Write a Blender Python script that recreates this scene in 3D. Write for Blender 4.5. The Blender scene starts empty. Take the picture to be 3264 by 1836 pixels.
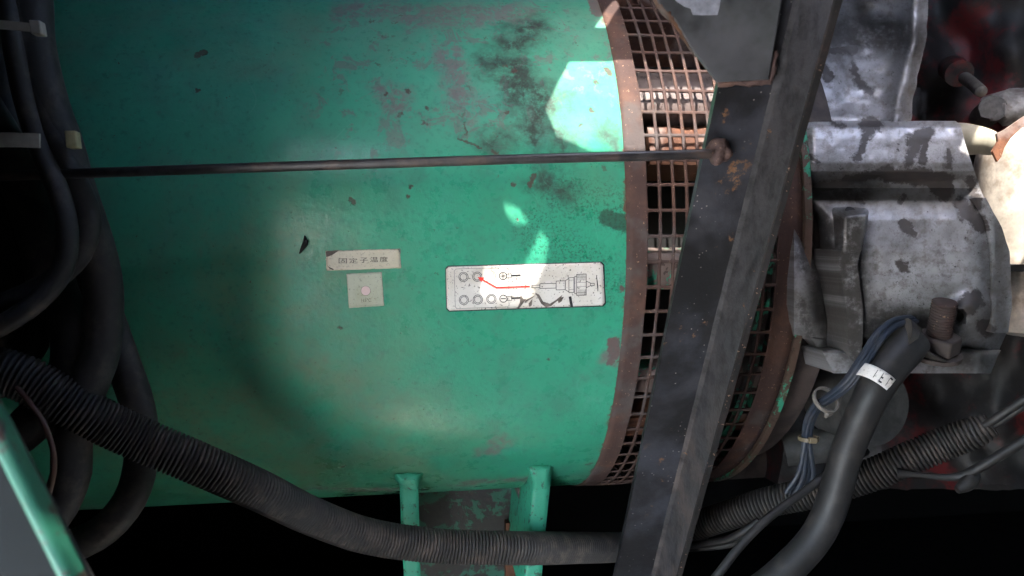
import bpy, bmesh, math, random
from mathutils import Vector, Matrix, noise
random.seed(7)
scene = bpy.context.scene

# ------------------------------------------------------------------ camera
F_PX, YAW, PITCH, ROLL = 2426.8, 0.1304, 0.0686, -0.0079
cy_, sy_, cp_, sp_ = math.cos(YAW), math.sin(YAW), math.cos(PITCH), math.sin(PITCH)
_r = Vector((cy_, -sy_, 0)); FWD = Vector((sy_*cp_, cy_*cp_, -sp_)); _u = _r.cross(FWD)
RIGHT = _r*math.cos(ROLL) + _u*math.sin(ROLL)
UP = -_r*math.sin(ROLL) + _u*math.cos(ROLL)
cam_d = bpy.data.cameras.new('camera'); cam = bpy.data.objects.new('camera', cam_d)
scene.collection.objects.link(cam)
cam_d.sensor_width = 36.0; cam_d.lens = F_PX/3264*36.0
cam_d.clip_start = 0.01; cam_d.clip_end = 500
cam_d.dof.use_dof = True; cam_d.dof.focus_distance = 0.53; cam_d.dof.aperture_fstop = 13.0
m3 = Matrix((RIGHT, UP, -FWD)).transposed()
cam.matrix_world = m3.to_4x4()
scene.camera = cam

# ------------------------------------------------------------------ light
SUN_D = Vector((0.20, 1.0, -1.75)).normalized()          # direction the sunlight travels
elev = math.asin(-SUN_D.z); azim = math.atan2(-SUN_D.x, -SUN_D.y)
world = bpy.data.worlds.new('World'); scene.world = world; world.use_nodes = True
wn = world.node_tree; wn.nodes.clear()
sky = wn.nodes.new('ShaderNodeTexSky'); sky.sky_type = 'NISHITA'; sky.sun_disc = False
sky.dust_density = 1.6; sky.sun_elevation = elev; sky.sun_rotation = azim
bg = wn.nodes.new('ShaderNodeBackground'); bg.inputs['Strength'].default_value = 0.15
wo = wn.nodes.new('ShaderNodeOutputWorld')
wn.links.new(sky.outputs[0], bg.inputs[0]); wn.links.new(bg.outputs[0], wo.inputs[0])
sun_d = bpy.data.lights.new('sun', 'SUN'); sun_d.energy = 0.6; sun_d.angle = math.radians(0.45)
sun_d.color = (1.0, 0.95, 0.88)
sun = bpy.data.objects.new('sun', sun_d); scene.collection.objects.link(sun)
sun.rotation_euler = SUN_D.to_track_quat('-Z', 'Y').to_euler(); sun.location = (-3, -5, 6)
scene.view_settings.view_transform = 'Standard'; scene.view_settings.look = 'None'
scene.view_settings.gamma = 1.0; scene.view_settings.use_curve_mapping = False
scene.view_settings.exposure = 4.95
scene.cycles.use_denoising = True
scene.cycles.max_bounces = 8; scene.cycles.diffuse_bounces = 5; scene.cycles.glossy_bounces = 4
scene.cycles.sample_clamp_indirect = 6.0

# ------------------------------------------------------------------ layout helpers
R, D = 0.2416, 0.75                    # alternator drum radius, distance of its axis
XR, XF = 0.1475, 0.2738                # right end of the drum, right end of the screen
TH0, DTH = 0.7991, 0.0731              # first cross bar and bar pitch (radians)

def ray(px, py):
    return RIGHT*((px-1632)/F_PX) - UP*((py-918)/F_PX) + FWD
def P(px, py, d):                      # photograph position at distance d along the view axis
    return ray(px, py)*d
def PY(px, py, Y):                     # ... on the vertical plane y = Y
    v = ray(px, py); return v*(Y/v.y)
def B(px, py, rad=R):                  # ... on a drum of that radius round the axis -> (X, theta)
    v = ray(px, py)
    a = v.y*v.y+v.z*v.z; b = -2*v.y*D; c = D*D-rad*rad
    q = b*b-4*a*c
    t = (-b-math.sqrt(max(q, 0)))/(2*a)
    p = v*t
    return p.x, math.atan2(p.z, D-p.y)
def drum(x, th, rad): return Vector((x, D-rad*math.cos(th), rad*math.sin(th)))
def BP(px, py, rad=R):
    x, th = B(px, py, rad); return drum(x, th, rad)

# ------------------------------------------------------------------ object helpers
def link(o, parent=None):
    scene.collection.objects.link(o)
    if parent is not None:
        o.parent = parent
        o.matrix_parent_inverse = (parent_matrix(parent)).inverted()
    return o
def parent_matrix(p):
    m = Matrix.Translation(p.location)
    q = p.parent
    if q is not None: m = parent_matrix(q) @ p.matrix_parent_inverse @ m
    return m
def thing(name, label, cat, loc, group=None):
    o = bpy.data.objects.new(name, None); o.location = loc; o.empty_display_size = 0.02
    scene.collection.objects.link(o); return tag(o, label, cat, group)
def tag(o, label, cat, group=None):
    o['label'] = label; o['category'] = cat
    if group: o['group'] = group
    return o
def obj(name, verts, faces, mat, parent=None, smooth=True, uv=None, label=None, sharp=None, out=None):
    me = bpy.data.meshes.new(name); me.from_pydata([tuple(v) for v in verts], [], faces)
    me.update()
    if uv is not None:
        l = me.uv_layers.new(name='UVMap')
        for lp in me.loops: l.data[lp.index].uv = uv[lp.vertex_index]
    bm = bmesh.new(); bm.from_mesh(me); bmesh.ops.recalc_face_normals(bm, faces=bm.faces)
    if out is not None:                   # open sheets: every face looks along out
        for q in bm.faces:
            q.normal_update()
            if q.normal.dot(out) < 0: q.normal_flip()
    bm.to_mesh(me); bm.free()
    me.materials.append(mat)
    if smooth:
        me.polygons.foreach_set('use_smooth', [True]*len(me.polygons))
        if sharp is not None: me.set_sharp_from_angle(angle=math.radians(sharp))
    o = bpy.data.objects.new(name, me)
    if label: o['label'] = label
    return link(o, parent)
class MB:
    def __init__(s): s.v = []; s.f = []; s.uv = []
    def add(s, vs, fs, uv=None):
        n = len(s.v); s.v += [Vector(v) for v in vs]; s.f += [tuple(i+n for i in f) for f in fs]
        s.uv += uv if uv else [(0, 0)]*len(vs)
    def build(s, name, mat, parent=None, smooth=True, sharp=35, label=None):
        return obj(name, s.v, s.f, mat, parent, smooth, s.uv, label, sharp)
def bevel_mod(o, w, seg=2):
    m = o.modifiers.new('bevel', 'BEVEL'); m.width = w; m.segments = seg; m.limit_method = 'ANGLE'
    m.angle_limit = math.radians(40); m.harden_normals = False
    return o
def box_pts(c, ax, ay, az):            # box from centre and three half axes
    vs = [c + ax*i + ay*j + az*k for i in (-1, 1) for j in (-1, 1) for k in (-1, 1)]
    fs = [(0, 1, 3, 2), (4, 6, 7, 5), (0, 4, 5, 1), (2, 3, 7, 6), (0, 2, 6, 4), (1, 5, 7, 3)]
    return vs, fs
def prism(front, vec):                 # polygon extruded along vec
    n = len(front); vs = list(front)+[p+vec for p in front]
    fs = [tuple(range(n)), tuple(range(2*n-1, n-1, -1))]+[(i, (i+1) % n, n+(i+1) % n, n+i) for i in range(n)]
    return vs, fs
def spline(pts, step):                 # Catmull-Rom through tuples, resampled evenly in 3D
    pts = [tuple(p) for p in pts]; k = len(pts[0])
    ext = [tuple(2*a-b for a, b in zip(pts[0], pts[1]))]+pts+[tuple(2*a-b for a, b in zip(pts[-1], pts[-2]))]
    dense = []
    for i in range(1, len(ext)-2):
        p0, p1, p2, p3 = ext[i-1:i+3]
        for j in range(40):
            t = j/40
            dense.append(tuple(.5*((2*b)+(-a+c)*t+(2*a-5*b+4*c-d)*t*t+(-a+3*b-3*c+d)*t**3) for a, b, c, d in zip(p0, p1, p2, p3)))
    dense.append(pts[-1])
    out = [dense[0]]; acc = 0
    for a, b in zip(dense, dense[1:]):
        L = math.dist(a[:3], b[:3])
        while acc+L >= step:
            t = (step-acc)/L; a = tuple(x+(y-x)*t for x, y in zip(a, b)); out.append(a); L = math.dist(a[:3], b[:3]); acc = 0
        acc += L
    out.append(dense[-1])
    return out
def tube(mb, pts, rad, step=0.006, seg=14, prof=None, cap=True, wob=0.0):
    """tube through 3D points; rad number or per-point list; prof(s, ang) scales the radius"""
    if not isinstance(rad, (list, tuple)): rad = [rad]*len(pts)
    path = spline([(*p, r) for p, r in zip(pts, rad)], step)
    C = [Vector(p[:3]) for p in path]; n = len(C)
    T = [(C[min(i+1, n-1)]-C[max(i-1, 0)]).normalized() for i in range(n)]
    nrm = T[0].orthogonal().normalized()
    ref = Vector((0, 0, 1)); nrm = (ref-T[0]*ref.dot(T[0]))
    if nrm.length < .05: nrm = Vector((1, 0, 0)); nrm -= T[0]*nrm.dot(T[0])
    nrm.normalize()
    vs, fs, uv = [], [], []; s = 0
    for i in range(n):
        if i:
            s += (C[i]-C[i-1]).length
            nrm = (nrm-T[i]*nrm.dot(T[i])).normalized()
        bn = T[i].cross(nrm)
        for k in range(seg):
            a = 2*math.pi*k/seg; r = path[i][3]*(prof(i*step, a) if prof else 1)
            if wob: r *= 1+wob*noise.noise(C[i]*60+Vector((k*.0, i*.1, 0)))
            vs.append(C[i]+(nrm*math.cos(a)+bn*math.sin(a))*r); uv.append((s, a/6.2832))
    for i in range(n-1):
        for k in range(seg):
            k2 = (k+1) % seg; fs.append((i*seg+k, i*seg+k2, (i+1)*seg+k2, (i+1)*seg+k))
    if cap: fs += [tuple(range(seg-1, -1, -1)), tuple(range((n-1)*seg, n*seg))]
    mb.add(vs, fs, uv)
def interp(tab, y):                    # piecewise linear lookup
    if y <= tab[0][0]: return tab[0][1]
    for (a, b), (c, d) in zip(tab, tab[1:]):
        if y <= c: return b+(d-b)*(y-a)/(c-a)
    return tab[-1][1]
def sm(a, b, x):
    t = min(1, max(0, (x-a)/(b-a))); return t*t*(3-2*t)
def relief(name, left, right, y0, y1, ny, nx, depth, back, mat, parent, rough=0.0, label=None, sharp=50):
    """solid casting: rows between two outlines, a shaped front and skirts going back"""
    vs, fs, uv = [], [], []
    for j in range(ny+1):
        y = y0+(y1-y0)*j/ny; xl, xr = interp(left, y), interp(right, y)
        for i in range(nx+1):
            x = xl+(xr-xl)*i/nx; d = depth(x, y)
            p = P(x, y, d)
            if rough: p += FWD*rough*(noise.fractal(p*55, .9, 2.1, 4))
            vs.append(p); uv.append((x/1000, y/1000))
    W = nx+1
    for j in range(ny):
        for i in range(nx): fs.append((j*W+i, j*W+i+1, (j+1)*W+i+1, (j+1)*W+i))
    loop = list(range(W))+[j*W+nx for j in range(1, ny+1)]+[ny*W+i for i in range(nx-1, -1, -1)]+[j*W for j in range(ny-1, 0, -1)]
    cen = sum((vs[i] for i in loop), Vector())/len(loop)
    base = len(vs); m = len(loop)
    for i in loop:
        p = vs[i].copy(); p += (cen-p)*0.012 + Vector((0, .006, 0)); vs.append(p); uv.append(uv[i])
    for i in loop:
        p = vs[i].copy(); p.y = back; vs.append(p); uv.append(uv[i])
    for a in range(m):
        b = (a+1) % m
        fs.append((loop[a], loop[b], base+b, base+a)); fs.append((base+a, base+b, base+m+b, base+m+a))
    return obj(name, vs, fs, mat, parent, True, uv, label, sharp)

# ------------------------------------------------------------------ materials
class NT:
    def __init__(s, name, rough=.6, metal=0.0, spec=.5):
        s.m = bpy.data.materials.new(name); s.m.use_nodes = True; s.t = s.m.node_tree; s.t.nodes.clear()
        s.o = s.n('ShaderNodeOutputMaterial'); s.b = s.n('ShaderNodeBsdfPrincipled')
        s.l(s.b.outputs[0], s.o.inputs[0]); s.b.inputs['Roughness'].default_value = rough
        s.b.inputs['Metallic'].default_value = metal; s.b.inputs['Specular IOR Level'].default_value = spec
        s.tc = s.n('ShaderNodeTexCoord'); s.co = s.tc.outputs['Object']; s.uv = s.tc.outputs['UV']
    def n(s, t): return s.t.nodes.new(t)
    def l(s, a, b): s.t.links.new(a, b)
    def put(s, sock, v):
        if hasattr(v, 'links'): s.l(v, sock)
        elif isinstance(v, (tuple, list)) and len(v) == 3 and sock.type == 'RGBA': sock.default_value = (*v, 1)
        else: sock.default_value = v
    def noise(s, sc, det=4, ro=.6, vec=None, dist=0.0, color=False):
        x = s.n('ShaderNodeTexNoise'); s.l(vec or s.co, x.inputs['Vector'])
        x.inputs['Scale'].default_value = sc; x.inputs['Detail'].default_value = det
        x.inputs['Roughness'].default_value = ro; x.inputs['Distortion'].default_value = dist
        return x.outputs['Color' if color else 'Fac']
    def voro(s, sc, vec=None, out='Distance', rnd=1.0):
        x = s.n('ShaderNodeTexVoronoi'); s.l(vec or s.co, x.inputs['Vector']); x.inputs['Scale'].default_value = sc
        x.inputs['Randomness'].default_value = rnd
        return x.outputs[out]
    def math(s, op, a, b=0.0, c=None, clamp=False):
        x = s.n('ShaderNodeMath'); x.operation = op; x.use_clamp = clamp
        s.put(x.inputs[0], a); s.put(x.inputs[1], b)
        if c is not None: s.put(x.inputs[2], c)
        return x.outputs[0]
    def vm(s, op, a, b=(0, 0, 0), sc=None):
        x = s.n('ShaderNodeVectorMath'); x.operation = op; s.put(x.inputs[0], a); s.put(x.inputs[1], b)
        if sc is not None: s.put(x.inputs[3], sc)
        return x.outputs['Value' if op in ('LENGTH', 'DOT_PRODUCT', 'DISTANCE') else 'Vector']
    def step(s, v, a, b, lo=0.0, hi=1.0):
        x = s.n('ShaderNodeMapRange'); x.interpolation_type = 'SMOOTHSTEP'
        s.put(x.inputs[0], v)
        if a > b: a, b, lo, hi = b, a, hi, lo
        for i, q in enumerate((a, b, lo, hi)): x.inputs[i+1].default_value = q
        return x.outputs[0]
    def mix(s, f, a, b, mode='MIX'):
        x = s.n('ShaderNodeMix'); x.data_type = 'RGBA'; x.blend_type = mode
        s.put(x.inputs[0], f); s.put(x.inputs[6], a); s.put(x.inputs[7], b); return x.outputs[2]
    def color(s, c): s.put(s.b.inputs['Base Color'], c)
    def rough(s, r): s.put(s.b.inputs['Roughness'], r)
    def bump(s, h, strength=.3, dist=.001):
        x = s.n('ShaderNodeBump'); x.inputs['Strength'].default_value = strength; x.inputs['Distance'].default_value = dist
        s.l(h, x.inputs['Height']); s.l(x.outputs[0], s.b.inputs['Normal']); return s
    def caps(s, p, items):
        """signed distance to a set of capsules (ax, ay, bx, by, r) in the plane of vector p"""
        res = None
        for ax, ay, bx, by, r in items:
            if abs(ax-bx)+abs(ay-by) < 1e-9: d = s.vm('DISTANCE', p, (ax, ay, 0))
            else:
                pa = s.vm('SUBTRACT', p, (ax, ay, 0)); ba = Vector((bx-ax, by-ay, 0))
                h = s.math('DIVIDE', s.vm('DOT_PRODUCT', pa, tuple(ba)), ba.length_squared, clamp=True)
                q = s.n('ShaderNodeVectorMath'); q.operation = 'SCALE'; q.inputs[0].default_value = ba; s.l(h, q.inputs[3])
                d = s.vm('LENGTH', s.vm('SUBTRACT', pa, q.outputs[0]))
            d = s.math('SUBTRACT', d, r)
            res = d if res is None else s.math('MINIMUM', res, d)
        return res
    def wobble(s, p, sc, amp, det=4):
        nz = s.vm('SUBTRACT', s.noise(sc, det, .65, p, color=True), (.5, .5, .5))
        x = s.n('ShaderNodeVectorMath'); x.operation = 'MULTIPLY_ADD'
        s.l(nz, x.inputs[0]); x.inputs[1].default_value = (amp*2, amp*2, 0); s.l(p, x.inputs[2])
        z = s.n('ShaderNodeVectorMath'); z.operation = 'MULTIPLY'; s.l(x.outputs[0], z.inputs[0]); z.inputs[1].default_value = (1, 1, 0)
        return z.outputs[0]
    def mx(s, a, b): return s.math('MAXIMUM', a, b)
    def mul(s, a, b): return s.math('MULTIPLY', a, b)

def uvpt(px, py):
    x, th = B(px, py); return x, th*R
def cap_px(items):                     # capsules given on the drum in photograph positions, radius in metres
    out = []
    for it in items:
        if len(it) == 3: a = uvpt(it[0], it[1]); out.append((*a, *a, it[2]))
        else: out.append((*uvpt(it[0], it[1]), *uvpt(it[2], it[3]), it[4]))
    return out

GREEN = (0.030, 0.27, 0.158)
def mat_drum():
    m = NT('green_drum_paint', .42, spec=.40)
    uv = m.uv
    w1 = m.wobble(uv, 55, .022, 6); w2 = m.wobble(uv, 160, .0035); w3 = m.wobble(uv, 330, .0034, 5)
    big = m.noise(9, 5, .6); mid = m.noise(38, 6, .65); fine = m.noise(260, 4, .6)
    c = m.mix(m.step(big, .35, .7), GREEN, (0.044, 0.33, 0.200))
    c = m.mix(m.mul(m.step(mid, .46, .70), .5), c, (0.055, 0.19, 0.13))
    c = m.mix(m.mul(m.step(m.noise(17, 7, .75, dist=.8), .52, .66), .35), c, (0.05, 0.24, 0.19))
    c = m.mix(m.mul(m.step(m.noise(95, 6, .75), .55, .70), .45), c, (0.075, 0.16, 0.12))
    # yellowish tint over the lower and left part of the drum
    sx = m.n('ShaderNodeSeparateXYZ'); m.l(uv, sx.inputs[0])
    tintm = m.mul(m.caps_mask(w1, cap_px([(900, 1300, 1150, 1480, .03), (520, 1400, 1000, 1560, .025), (850, 900, 880, 1250, .02)]), .0, .09), .5)
    tintm = m.mul(tintm, m.step(m.noise(30, 6, .7), .3, .75))
    c = m.mix(tintm, c, (0.17, 0.17, 0.085))
    up_ = m.n('ShaderNodeNewGeometry'); sz = m.n('ShaderNodeSeparateXYZ'); m.l(up_.outputs['Normal'], sz.inputs[0])
    c = m.mix(m.mul(m.mul(m.step(sz.outputs[2], .15, .8), m.step(m.noise(26, 6, .7), .25, .7)), .35), c, (0.20, 0.24, 0.18))
    # faded mauve-grey primer showing through near the top and the foot
    fade = m.caps_mask(w1, cap_px([(1330, 60, 1650, 40, .012), (1420, 160, 1480, 330, .010), (1250, 300, 1260, 330, .008),
                                   (1560, 1430, 1600, 1400, .006), (1440, 1545, 1700, 1520, .006), (980, 1560, 1260, 1560, .006),
                                   (1960, 1110, 1955, 1140, .006), (1100, 40, 1250, 20, .01)]), -.006, .008)
    fade = m.mul(fade, m.step(m.noise(110, 6, .75), .36, .56))
    c = m.mix(m.mul(fade, .8), c, (0.17, 0.12, 0.125))
    fade2 = m.mul(m.step(m.noise(60, 6, .7, dist=.6), .53, .62), m.caps_mask(w1, cap_px([(1250, 150, 1900, 120, .04), (1200, 330, 1500, 300, .03)]), 0, .03))
    c = m.mix(m.mul(fade2, .6), c, (0.14, 0.115, 0.115))
    # oily black stains
    stain = m.caps_mask(w1, cap_px([(1640, 130, 1700, 90, .012), (1590, 200, 1640, 240, .012), (1650, 290, 1740, 330, .014),
                                    (1700, 330, 1700, 430, .010), (1760, 420, 1790, 480, .006), (1530, 440, 1620, 450, .004),
                                    (1930, 420, 1950, 480, .006), (1720, 560, 1790, 600, .007)]), -.01, .012)
    stain = m.mul(stain, m.step(m.noise(90, 7, .75), .27, .56))
    c = m.mix(m.mul(stain, .92), c, (0.022, 0.024, 0.02))
    speck = m.mul(m.step(m.noise(480, 5, .75), .44, .68), m.caps_mask(w2, cap_px([(1930, 690, 1995, 720, .006), (1720, 740, 1900, 880, .016), (1780, 620, 1960, 660, .014), (1940, 880, 1950, 960, .004)]), -.008, .012))
    c = m.mix(m.mul(speck, .75), c, (0.02, 0.03, 0.025))
    sq = m.caps_mask(w3, cap_px([(1935, 695, 1992, 712, .0058)]), -.0012, .0012)
    c = m.mix(m.mul(sq, .72), c, (0.03, 0.035, 0.03))
    # rust chips: scattered, thick near the top, and bigger ones by hand
    v = m.voro(75, m.wobble(uv, 260, .007, 5)); dens = m.caps_mask(w1, cap_px([(1250, 150, 1950, 250, .03), (1400, 330, 1900, 420, .03)]), 0, .05)
    chips = m.mul(m.step(v, .16, .09), m.step(m.noise(22, 3, .5), .40, .52)); chips = m.mul(chips, m.math('ADD', dens, .05, clamp=True))
    v2 = m.voro(190, m.wobble(uv, 500, .002)); tiny = m.mul(m.step(v2, .12, .06), m.step(m.noise(30, 3, .6), .50, .60))
    hand = m.caps_mask(w3, cap_px([(1650, 700, .00099), (630, 175, 650, 165, .00248), (630, 290, .00186), (1120, 635, 1128, 645, .00186), (1300, 625, .00112), (1310, 595, .00136),
        (1085, 1045, .00136), (1750, 1145, .00112), (1870, 1480, 1885, 1476, .00155), (1930, 220, 1945, 235, .00186), (1900, 262, .00186), (1885, 350, .00174),
        (1640, 225, .00186), (1615, 360, .00155), (1850, 400, .00124), (1690, 590, 1700, 560, .00186), (1635, 590, .00186), (1270, 1210, .00062), (1098, 1485, 1085, 1490, .00099),
        (1460, 445, 1530, 470, .00074), (1480, 390, 1485, 430, .00062), (1570, 480, 1590, 500, .00124), (1300, 290, .00186), (1230, 300, .00161), (1360, 345, .00136), (1280, 360, .00099)]), -.0006, .0005)
    rustc = m.mix(m.noise(420, 3), (0.035, 0.016, 0.013), (0.11, 0.048, 0.036))
    rm = m.mx(m.mx(m.mul(chips, .6), m.mul(tiny, .7)), m.mul(hand, .85))
    c = m.mix(rm, c, rustc)
    # bare patches where the paint has flaked at the rim
    rim = m.step(m.math('ADD', sx.outputs[0], m.mul(m.math('SUBTRACT', m.noise(70, 5, .7), .5), .022)), XR-.002, XR+.0005)
    c = m.mix(rim, c, (0.11, 0.05, 0.038))
    peel = m.caps_mask(w3, cap_px([(1895, 0, 1905, 40, .0055), (1955, 1090, 1958, 1130, .0045), (1945, 1155, .003), (1982, 920, .002)]), -.0008, .0008)
    c = m.mix(peel, c, (0.12, 0.085, 0.08))
    # scratches: thin pale curved lines
    scr = m.step(m.math('ABSOLUTE', m.math('SUBTRACT', m.noise(16, 1, .4, m.wobble(uv, 6, .03, 1)), .5)), .0035, .001)
    scr = m.mul(scr, m.step(m.noise(25, 2), .52, .62))
    c = m.mix(m.mul(scr, .10), c, (0.25, 0.5, 0.4))
    c = m.mix(m.mul(m.step(fine, .52, .72), .40), c, (0.02, 0.13, 0.095))
    c = m.mix(m.mul(m.mul(m.step(m.noise(230, 4, .7), .60, .70), m.step(m.noise(14, 4, .6), .42, .62)), .5), c, (0.03, 0.055, 0.045))
    c = m.mix(m.mul(m.step(m.noise(7, 4, .6, dist=.4), .50, .68), .30), c, (0.14, 0.20, 0.12))
    m.color(c)
    ro = m.math('ADD', m.mul(m.noise(70, 5, .65), .42), .10); ro = m.mx(ro, m.mul(m.mx(m.mx(rm, stain), fade), .75)); ro = m.mx(ro, m.mul(m.step(sz.outputs[2], .12, .40), .72))
    film = m.step(m.math('ADD', sx.outputs[0], m.mul(m.math('SUBTRACT', m.noise(20, 4, .6), .5), .06)), -.055, -.10)   # dusty, unwiped end
    ro = m.mx(ro, m.mul(film, .66)); m.rough(ro)
    h = m.math('ADD', m.mul(m.noise(120, 5, .6), .6), m.mul(fine, .35)); h = m.math('SUBTRACT', h, m.mul(rm, .9))
    h = m.math('ADD', h, m.mul(m.noise(22, 2, .5), 1.2))
    m.bump(h, .42, .0011)
    return m.m
def _caps_mask(s, p, items, a, b): return s.step(s.caps(p, items), b, a)
NT.caps_mask = _caps_mask

def mat_rust(name, base=(0.105, 0.045, 0.035), hi=(0.20, 0.085, 0.05), grey=(0.13, 0.10, 0.095), edge=.3):
    m = NT(name, .8, spec=.25)
    a = m.noise(30, 5, .65); b = m.noise(140, 5, .65); g = m.noise(18, 4, .6)
    c = m.mix(m.step(a, .45, .75), base, hi)
    c = m.mix(m.mul(m.step(g, .52, .62), .8), c, grey)
    c = m.mix(m.mul(m.step(b, .55, .72), .5), c, (0.045, 0.025, 0.02))
    c = m.mix(m.mul(m.step(m.noise(420, 2), .66, .72), .6), c, (0.32, 0.20, 0.13))
    m.color(c); m.bump(m.math('ADD', b, m.mul(m.noise(500, 3), .6)), .5, .0007); return m.m
def mat_blacksteel():
    m = NT('black_painted_steel', .5, spec=.4)
    a = m.noise(22, 5, .6); b = m.noise(75, 6, .7); 
    c = m.mix(m.step(a, .42, .68), (0.011, 0.0105, 0.0115), (0.036, 0.037, 0.045))
    c = m.mix(m.mul(m.step(m.noise(11, 4, .6, dist=.5), .52, .66), .7), c, (0.055, 0.054, 0.062))
    rustm = m.mul(m.step(m.noise(55, 6, .7), .62, .68), m.step(m.noise(9, 3), .46, .6))
    c = m.mix(rustm, c, m.mix(m.noise(300, 3), (0.10, 0.04, 0.015), (0.22, 0.13, 0.07)))
    sp = m.mul(m.step(m.voro(230), .14, .08), m.step(m.noise(35, 3), .48, .58))
    c = m.mix(m.mul(sp, .7), c, (0.30, 0.27, 0.24))
    m.color(c); m.rough(m.math('ADD', m.mul(b, .45), .22))
    m.bump(m.math('ADD', b, m.mul(m.noise(380, 4, .6), .5)), .45, .0007); return m.m
def mat_flange():                      # inner leg of the angle bar: worn, pinkish-grey dirt and rust
    m = NT('worn_angle_inner', .7, spec=.3)
    b = m.noise(80, 6, .7); sx = m.n('ShaderNodeSeparateXYZ'); m.l(m.co, sx.inputs[0])
    low = m.step(m.math('ADD', sx.outputs[2], m.mul(m.noise(14, 4), .25)), .12, -.12)
    c = m.mix(m.step(b, .30, .60), (0.013, 0.0125, 0.013), (0.038, 0.036, 0.038))
    c = m.mix(m.mul(m.mul(low, m.step(m.noise(35, 5, .6), .38, .66)), .8), c, (0.085, 0.066, 0.058))
    c = m.mix(m.step(m.noise(60, 6, .7), .64, .70), c, (0.17, 0.08, 0.035))
    c = m.mix(m.mul(m.step(m.noise(45, 5, .7), .66, .70), .7), c, (0.02, 0.018, 0.018))
    m.color(c); m.bump(m.math('ADD', b, m.mul(m.noise(320, 3), .6)), .6, .001); return m.m
def mat_plain(name, col, rough=.6, var=.35, sc=60, bump=.25, spec=.4, dirt=None):
    m = NT(name, rough, spec=spec)
    b = m.noise(sc, 5, .65); dk = tuple(x*(1-var) for x in col); lt = tuple(min(1, x*(1+var)) for x in col)
    c = m.mix(m.step(b, .35, .68), dk, lt)
    if dirt: c = m.mix(m.mul(m.step(m.noise(sc*.35, 5, .7), .46, .64), .75), c, dirt)
    m.color(c); m.rough(m.math('ADD', m.mul(m.noise(sc*2, 4), .3), rough-.15))
    if bump: m.bump(m.math('ADD', b, m.mul(m.noise(sc*6, 3), .4)), bump, .0006)
    return m.m
def mat_cast():
    m = NT('silver_painted_casting', .42, .5, .6)
    uv = m.uv; w = m.wobble(m.wobble(uv, 20, .028, 4), 75, .016, 8); w2 = m.wobble(uv, 40, .010, 6)
    a = m.noise(4, 5, .6, uv); b = m.noise(26, 6, .7, uv); f = m.noise(160, 5, .65)
    c = m.mix(m.step(a, .35, .66), (0.20, 0.195, 0.195), (0.40, 0.39, 0.405))
    c = m.mix(m.mul(m.step(b, .47, .66), .7), c, (0.15, 0.13, 0.115))
    c = m.mix(m.mul(m.step(m.noise(70, 6, .75, uv), .52, .66), .4), c, (0.10, 0.092, 0.085))
    c = m.mix(m.mul(m.step(m.noise(9, 5, .7, uv), .52, .66), .6), c, (0.10, 0.086, 0.075))
    items = [(2.760, .395, 2.790, .395, .022), (2.775, .400, 2.765, .44, .014), (2.765, .44, 2.735, .50, .012),   # drip
             (2.915, .445, 2.955, .430, .022), (2.925, .46, 2.895, .52, .014), (2.955, .46, 2.935, .52, .013),     # forked mark
             (2.70, .575, 2.83, .555, .016), (2.83, .555, 3.02, .575, .026), (2.99, .59, 3.01, .605, .034), (2.60, .60, 2.70, .585, .014),
             (2.68, .395, 2.655, .390, .008), (2.69, .402, 2.69, .402, .008), (2.735, .632, 2.745, .634, .013), (2.87, .645, 2.885, .630, .008),
             (3.06, .65, 3.13, .72, .022), (3.09, .57, 3.12, .66, .012), (2.885, .72, 2.905, .745, .016), (2.875, .84, 2.885, .86, .014), (3.065, .70, 3.07, .70, .008),
             (3.08, .975, 3.10, .96, .034), (3.135, 1.04, 3.15, 1.05, .02), (2.56, .49, 2.60, .51, .010), (2.58, .60, 2.56, .56, .010), (3.02, .49, 3.02, .53, .010),
             (2.62, .225, 2.64, .25, .016), (2.72, .21, 2.73, .26, .012), (2.73, .26, 2.775, .29, .012), (2.60, .165, 2.72, .16, .014)]
    d = m.step(m.caps(w, items), .007, -.004)
    d = m.mx(d, m.mul(m.step(m.noise(55, 6, .75, uv), .60, .63), m.step(m.noise(5, 3, .5, uv), .45, .58)))
    pep = m.mul(m.step(m.noise(190, 5, .75, uv), .585, .62), m.step(m.caps(w2, [(2.87, .70, 2.90, .98, .035), (2.70, .52, 2.62, .60, .03), (3.10, .66, 3.16, .85, .03), (2.66, .60, 2.75, .62, .03), (2.90, .50, 3.05, .52, .03)]), .05, -.03))
    d = m.mx(d, pep)
    wear = m.mul(m.step(m.caps(w2, [(2.56, .97, 2.58, 1.06, .02), (2.60, .66, 2.66, 1.0, .02), (2.75, 1.03, 3.03, 1.07, .035), (3.0, 1.12, 3.1, 1.13, .02), (2.70, 1.05, 2.74, 1.15, .03), (2.55, .75, 2.57, .85, .02)]), .03, -.02), m.step(m.noise(60, 6, .75, uv), .38, .58))
    c = m.mix(m.mul(wear, .9), c, (0.035, 0.031, 0.029))
    c = m.mix(d, c, m.mix(m.noise(30, 4, .6, uv), (0.022, 0.02, 0.021), (0.06, 0.046, 0.04)))
    soot = m.mul(m.step(m.caps(w2, [(2.70, .72, 2.72, 1.10, .050), (2.62, .70, 2.64, 1.0, .045), (2.56, .70, 2.57, .80, .02), (2.80, 1.0, 2.95, 1.04, .03), (2.86, 1.04, 2.98, 1.08, .04), (2.75, 1.08, 3.1, 1.15, .02), (2.6, .10, 2.9, .12, .05), (2.60, .62, 2.75, .61, .02)]), .045, -.02), m.step(m.noise(22, 6, .7, uv), .26, .54))
    c = m.mix(m.mul(soot, .92), c, (0.045, 0.040, 0.036))
    m.color(c); m.rough(m.mx(m.math('ADD', m.mul(b, .50), .22), m.mul(d, .6)))
    m.put(m.b.inputs['Metallic'], m.mul(m.math('SUBTRACT', 1.0, m.mx(d, wear)), .42))
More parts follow.
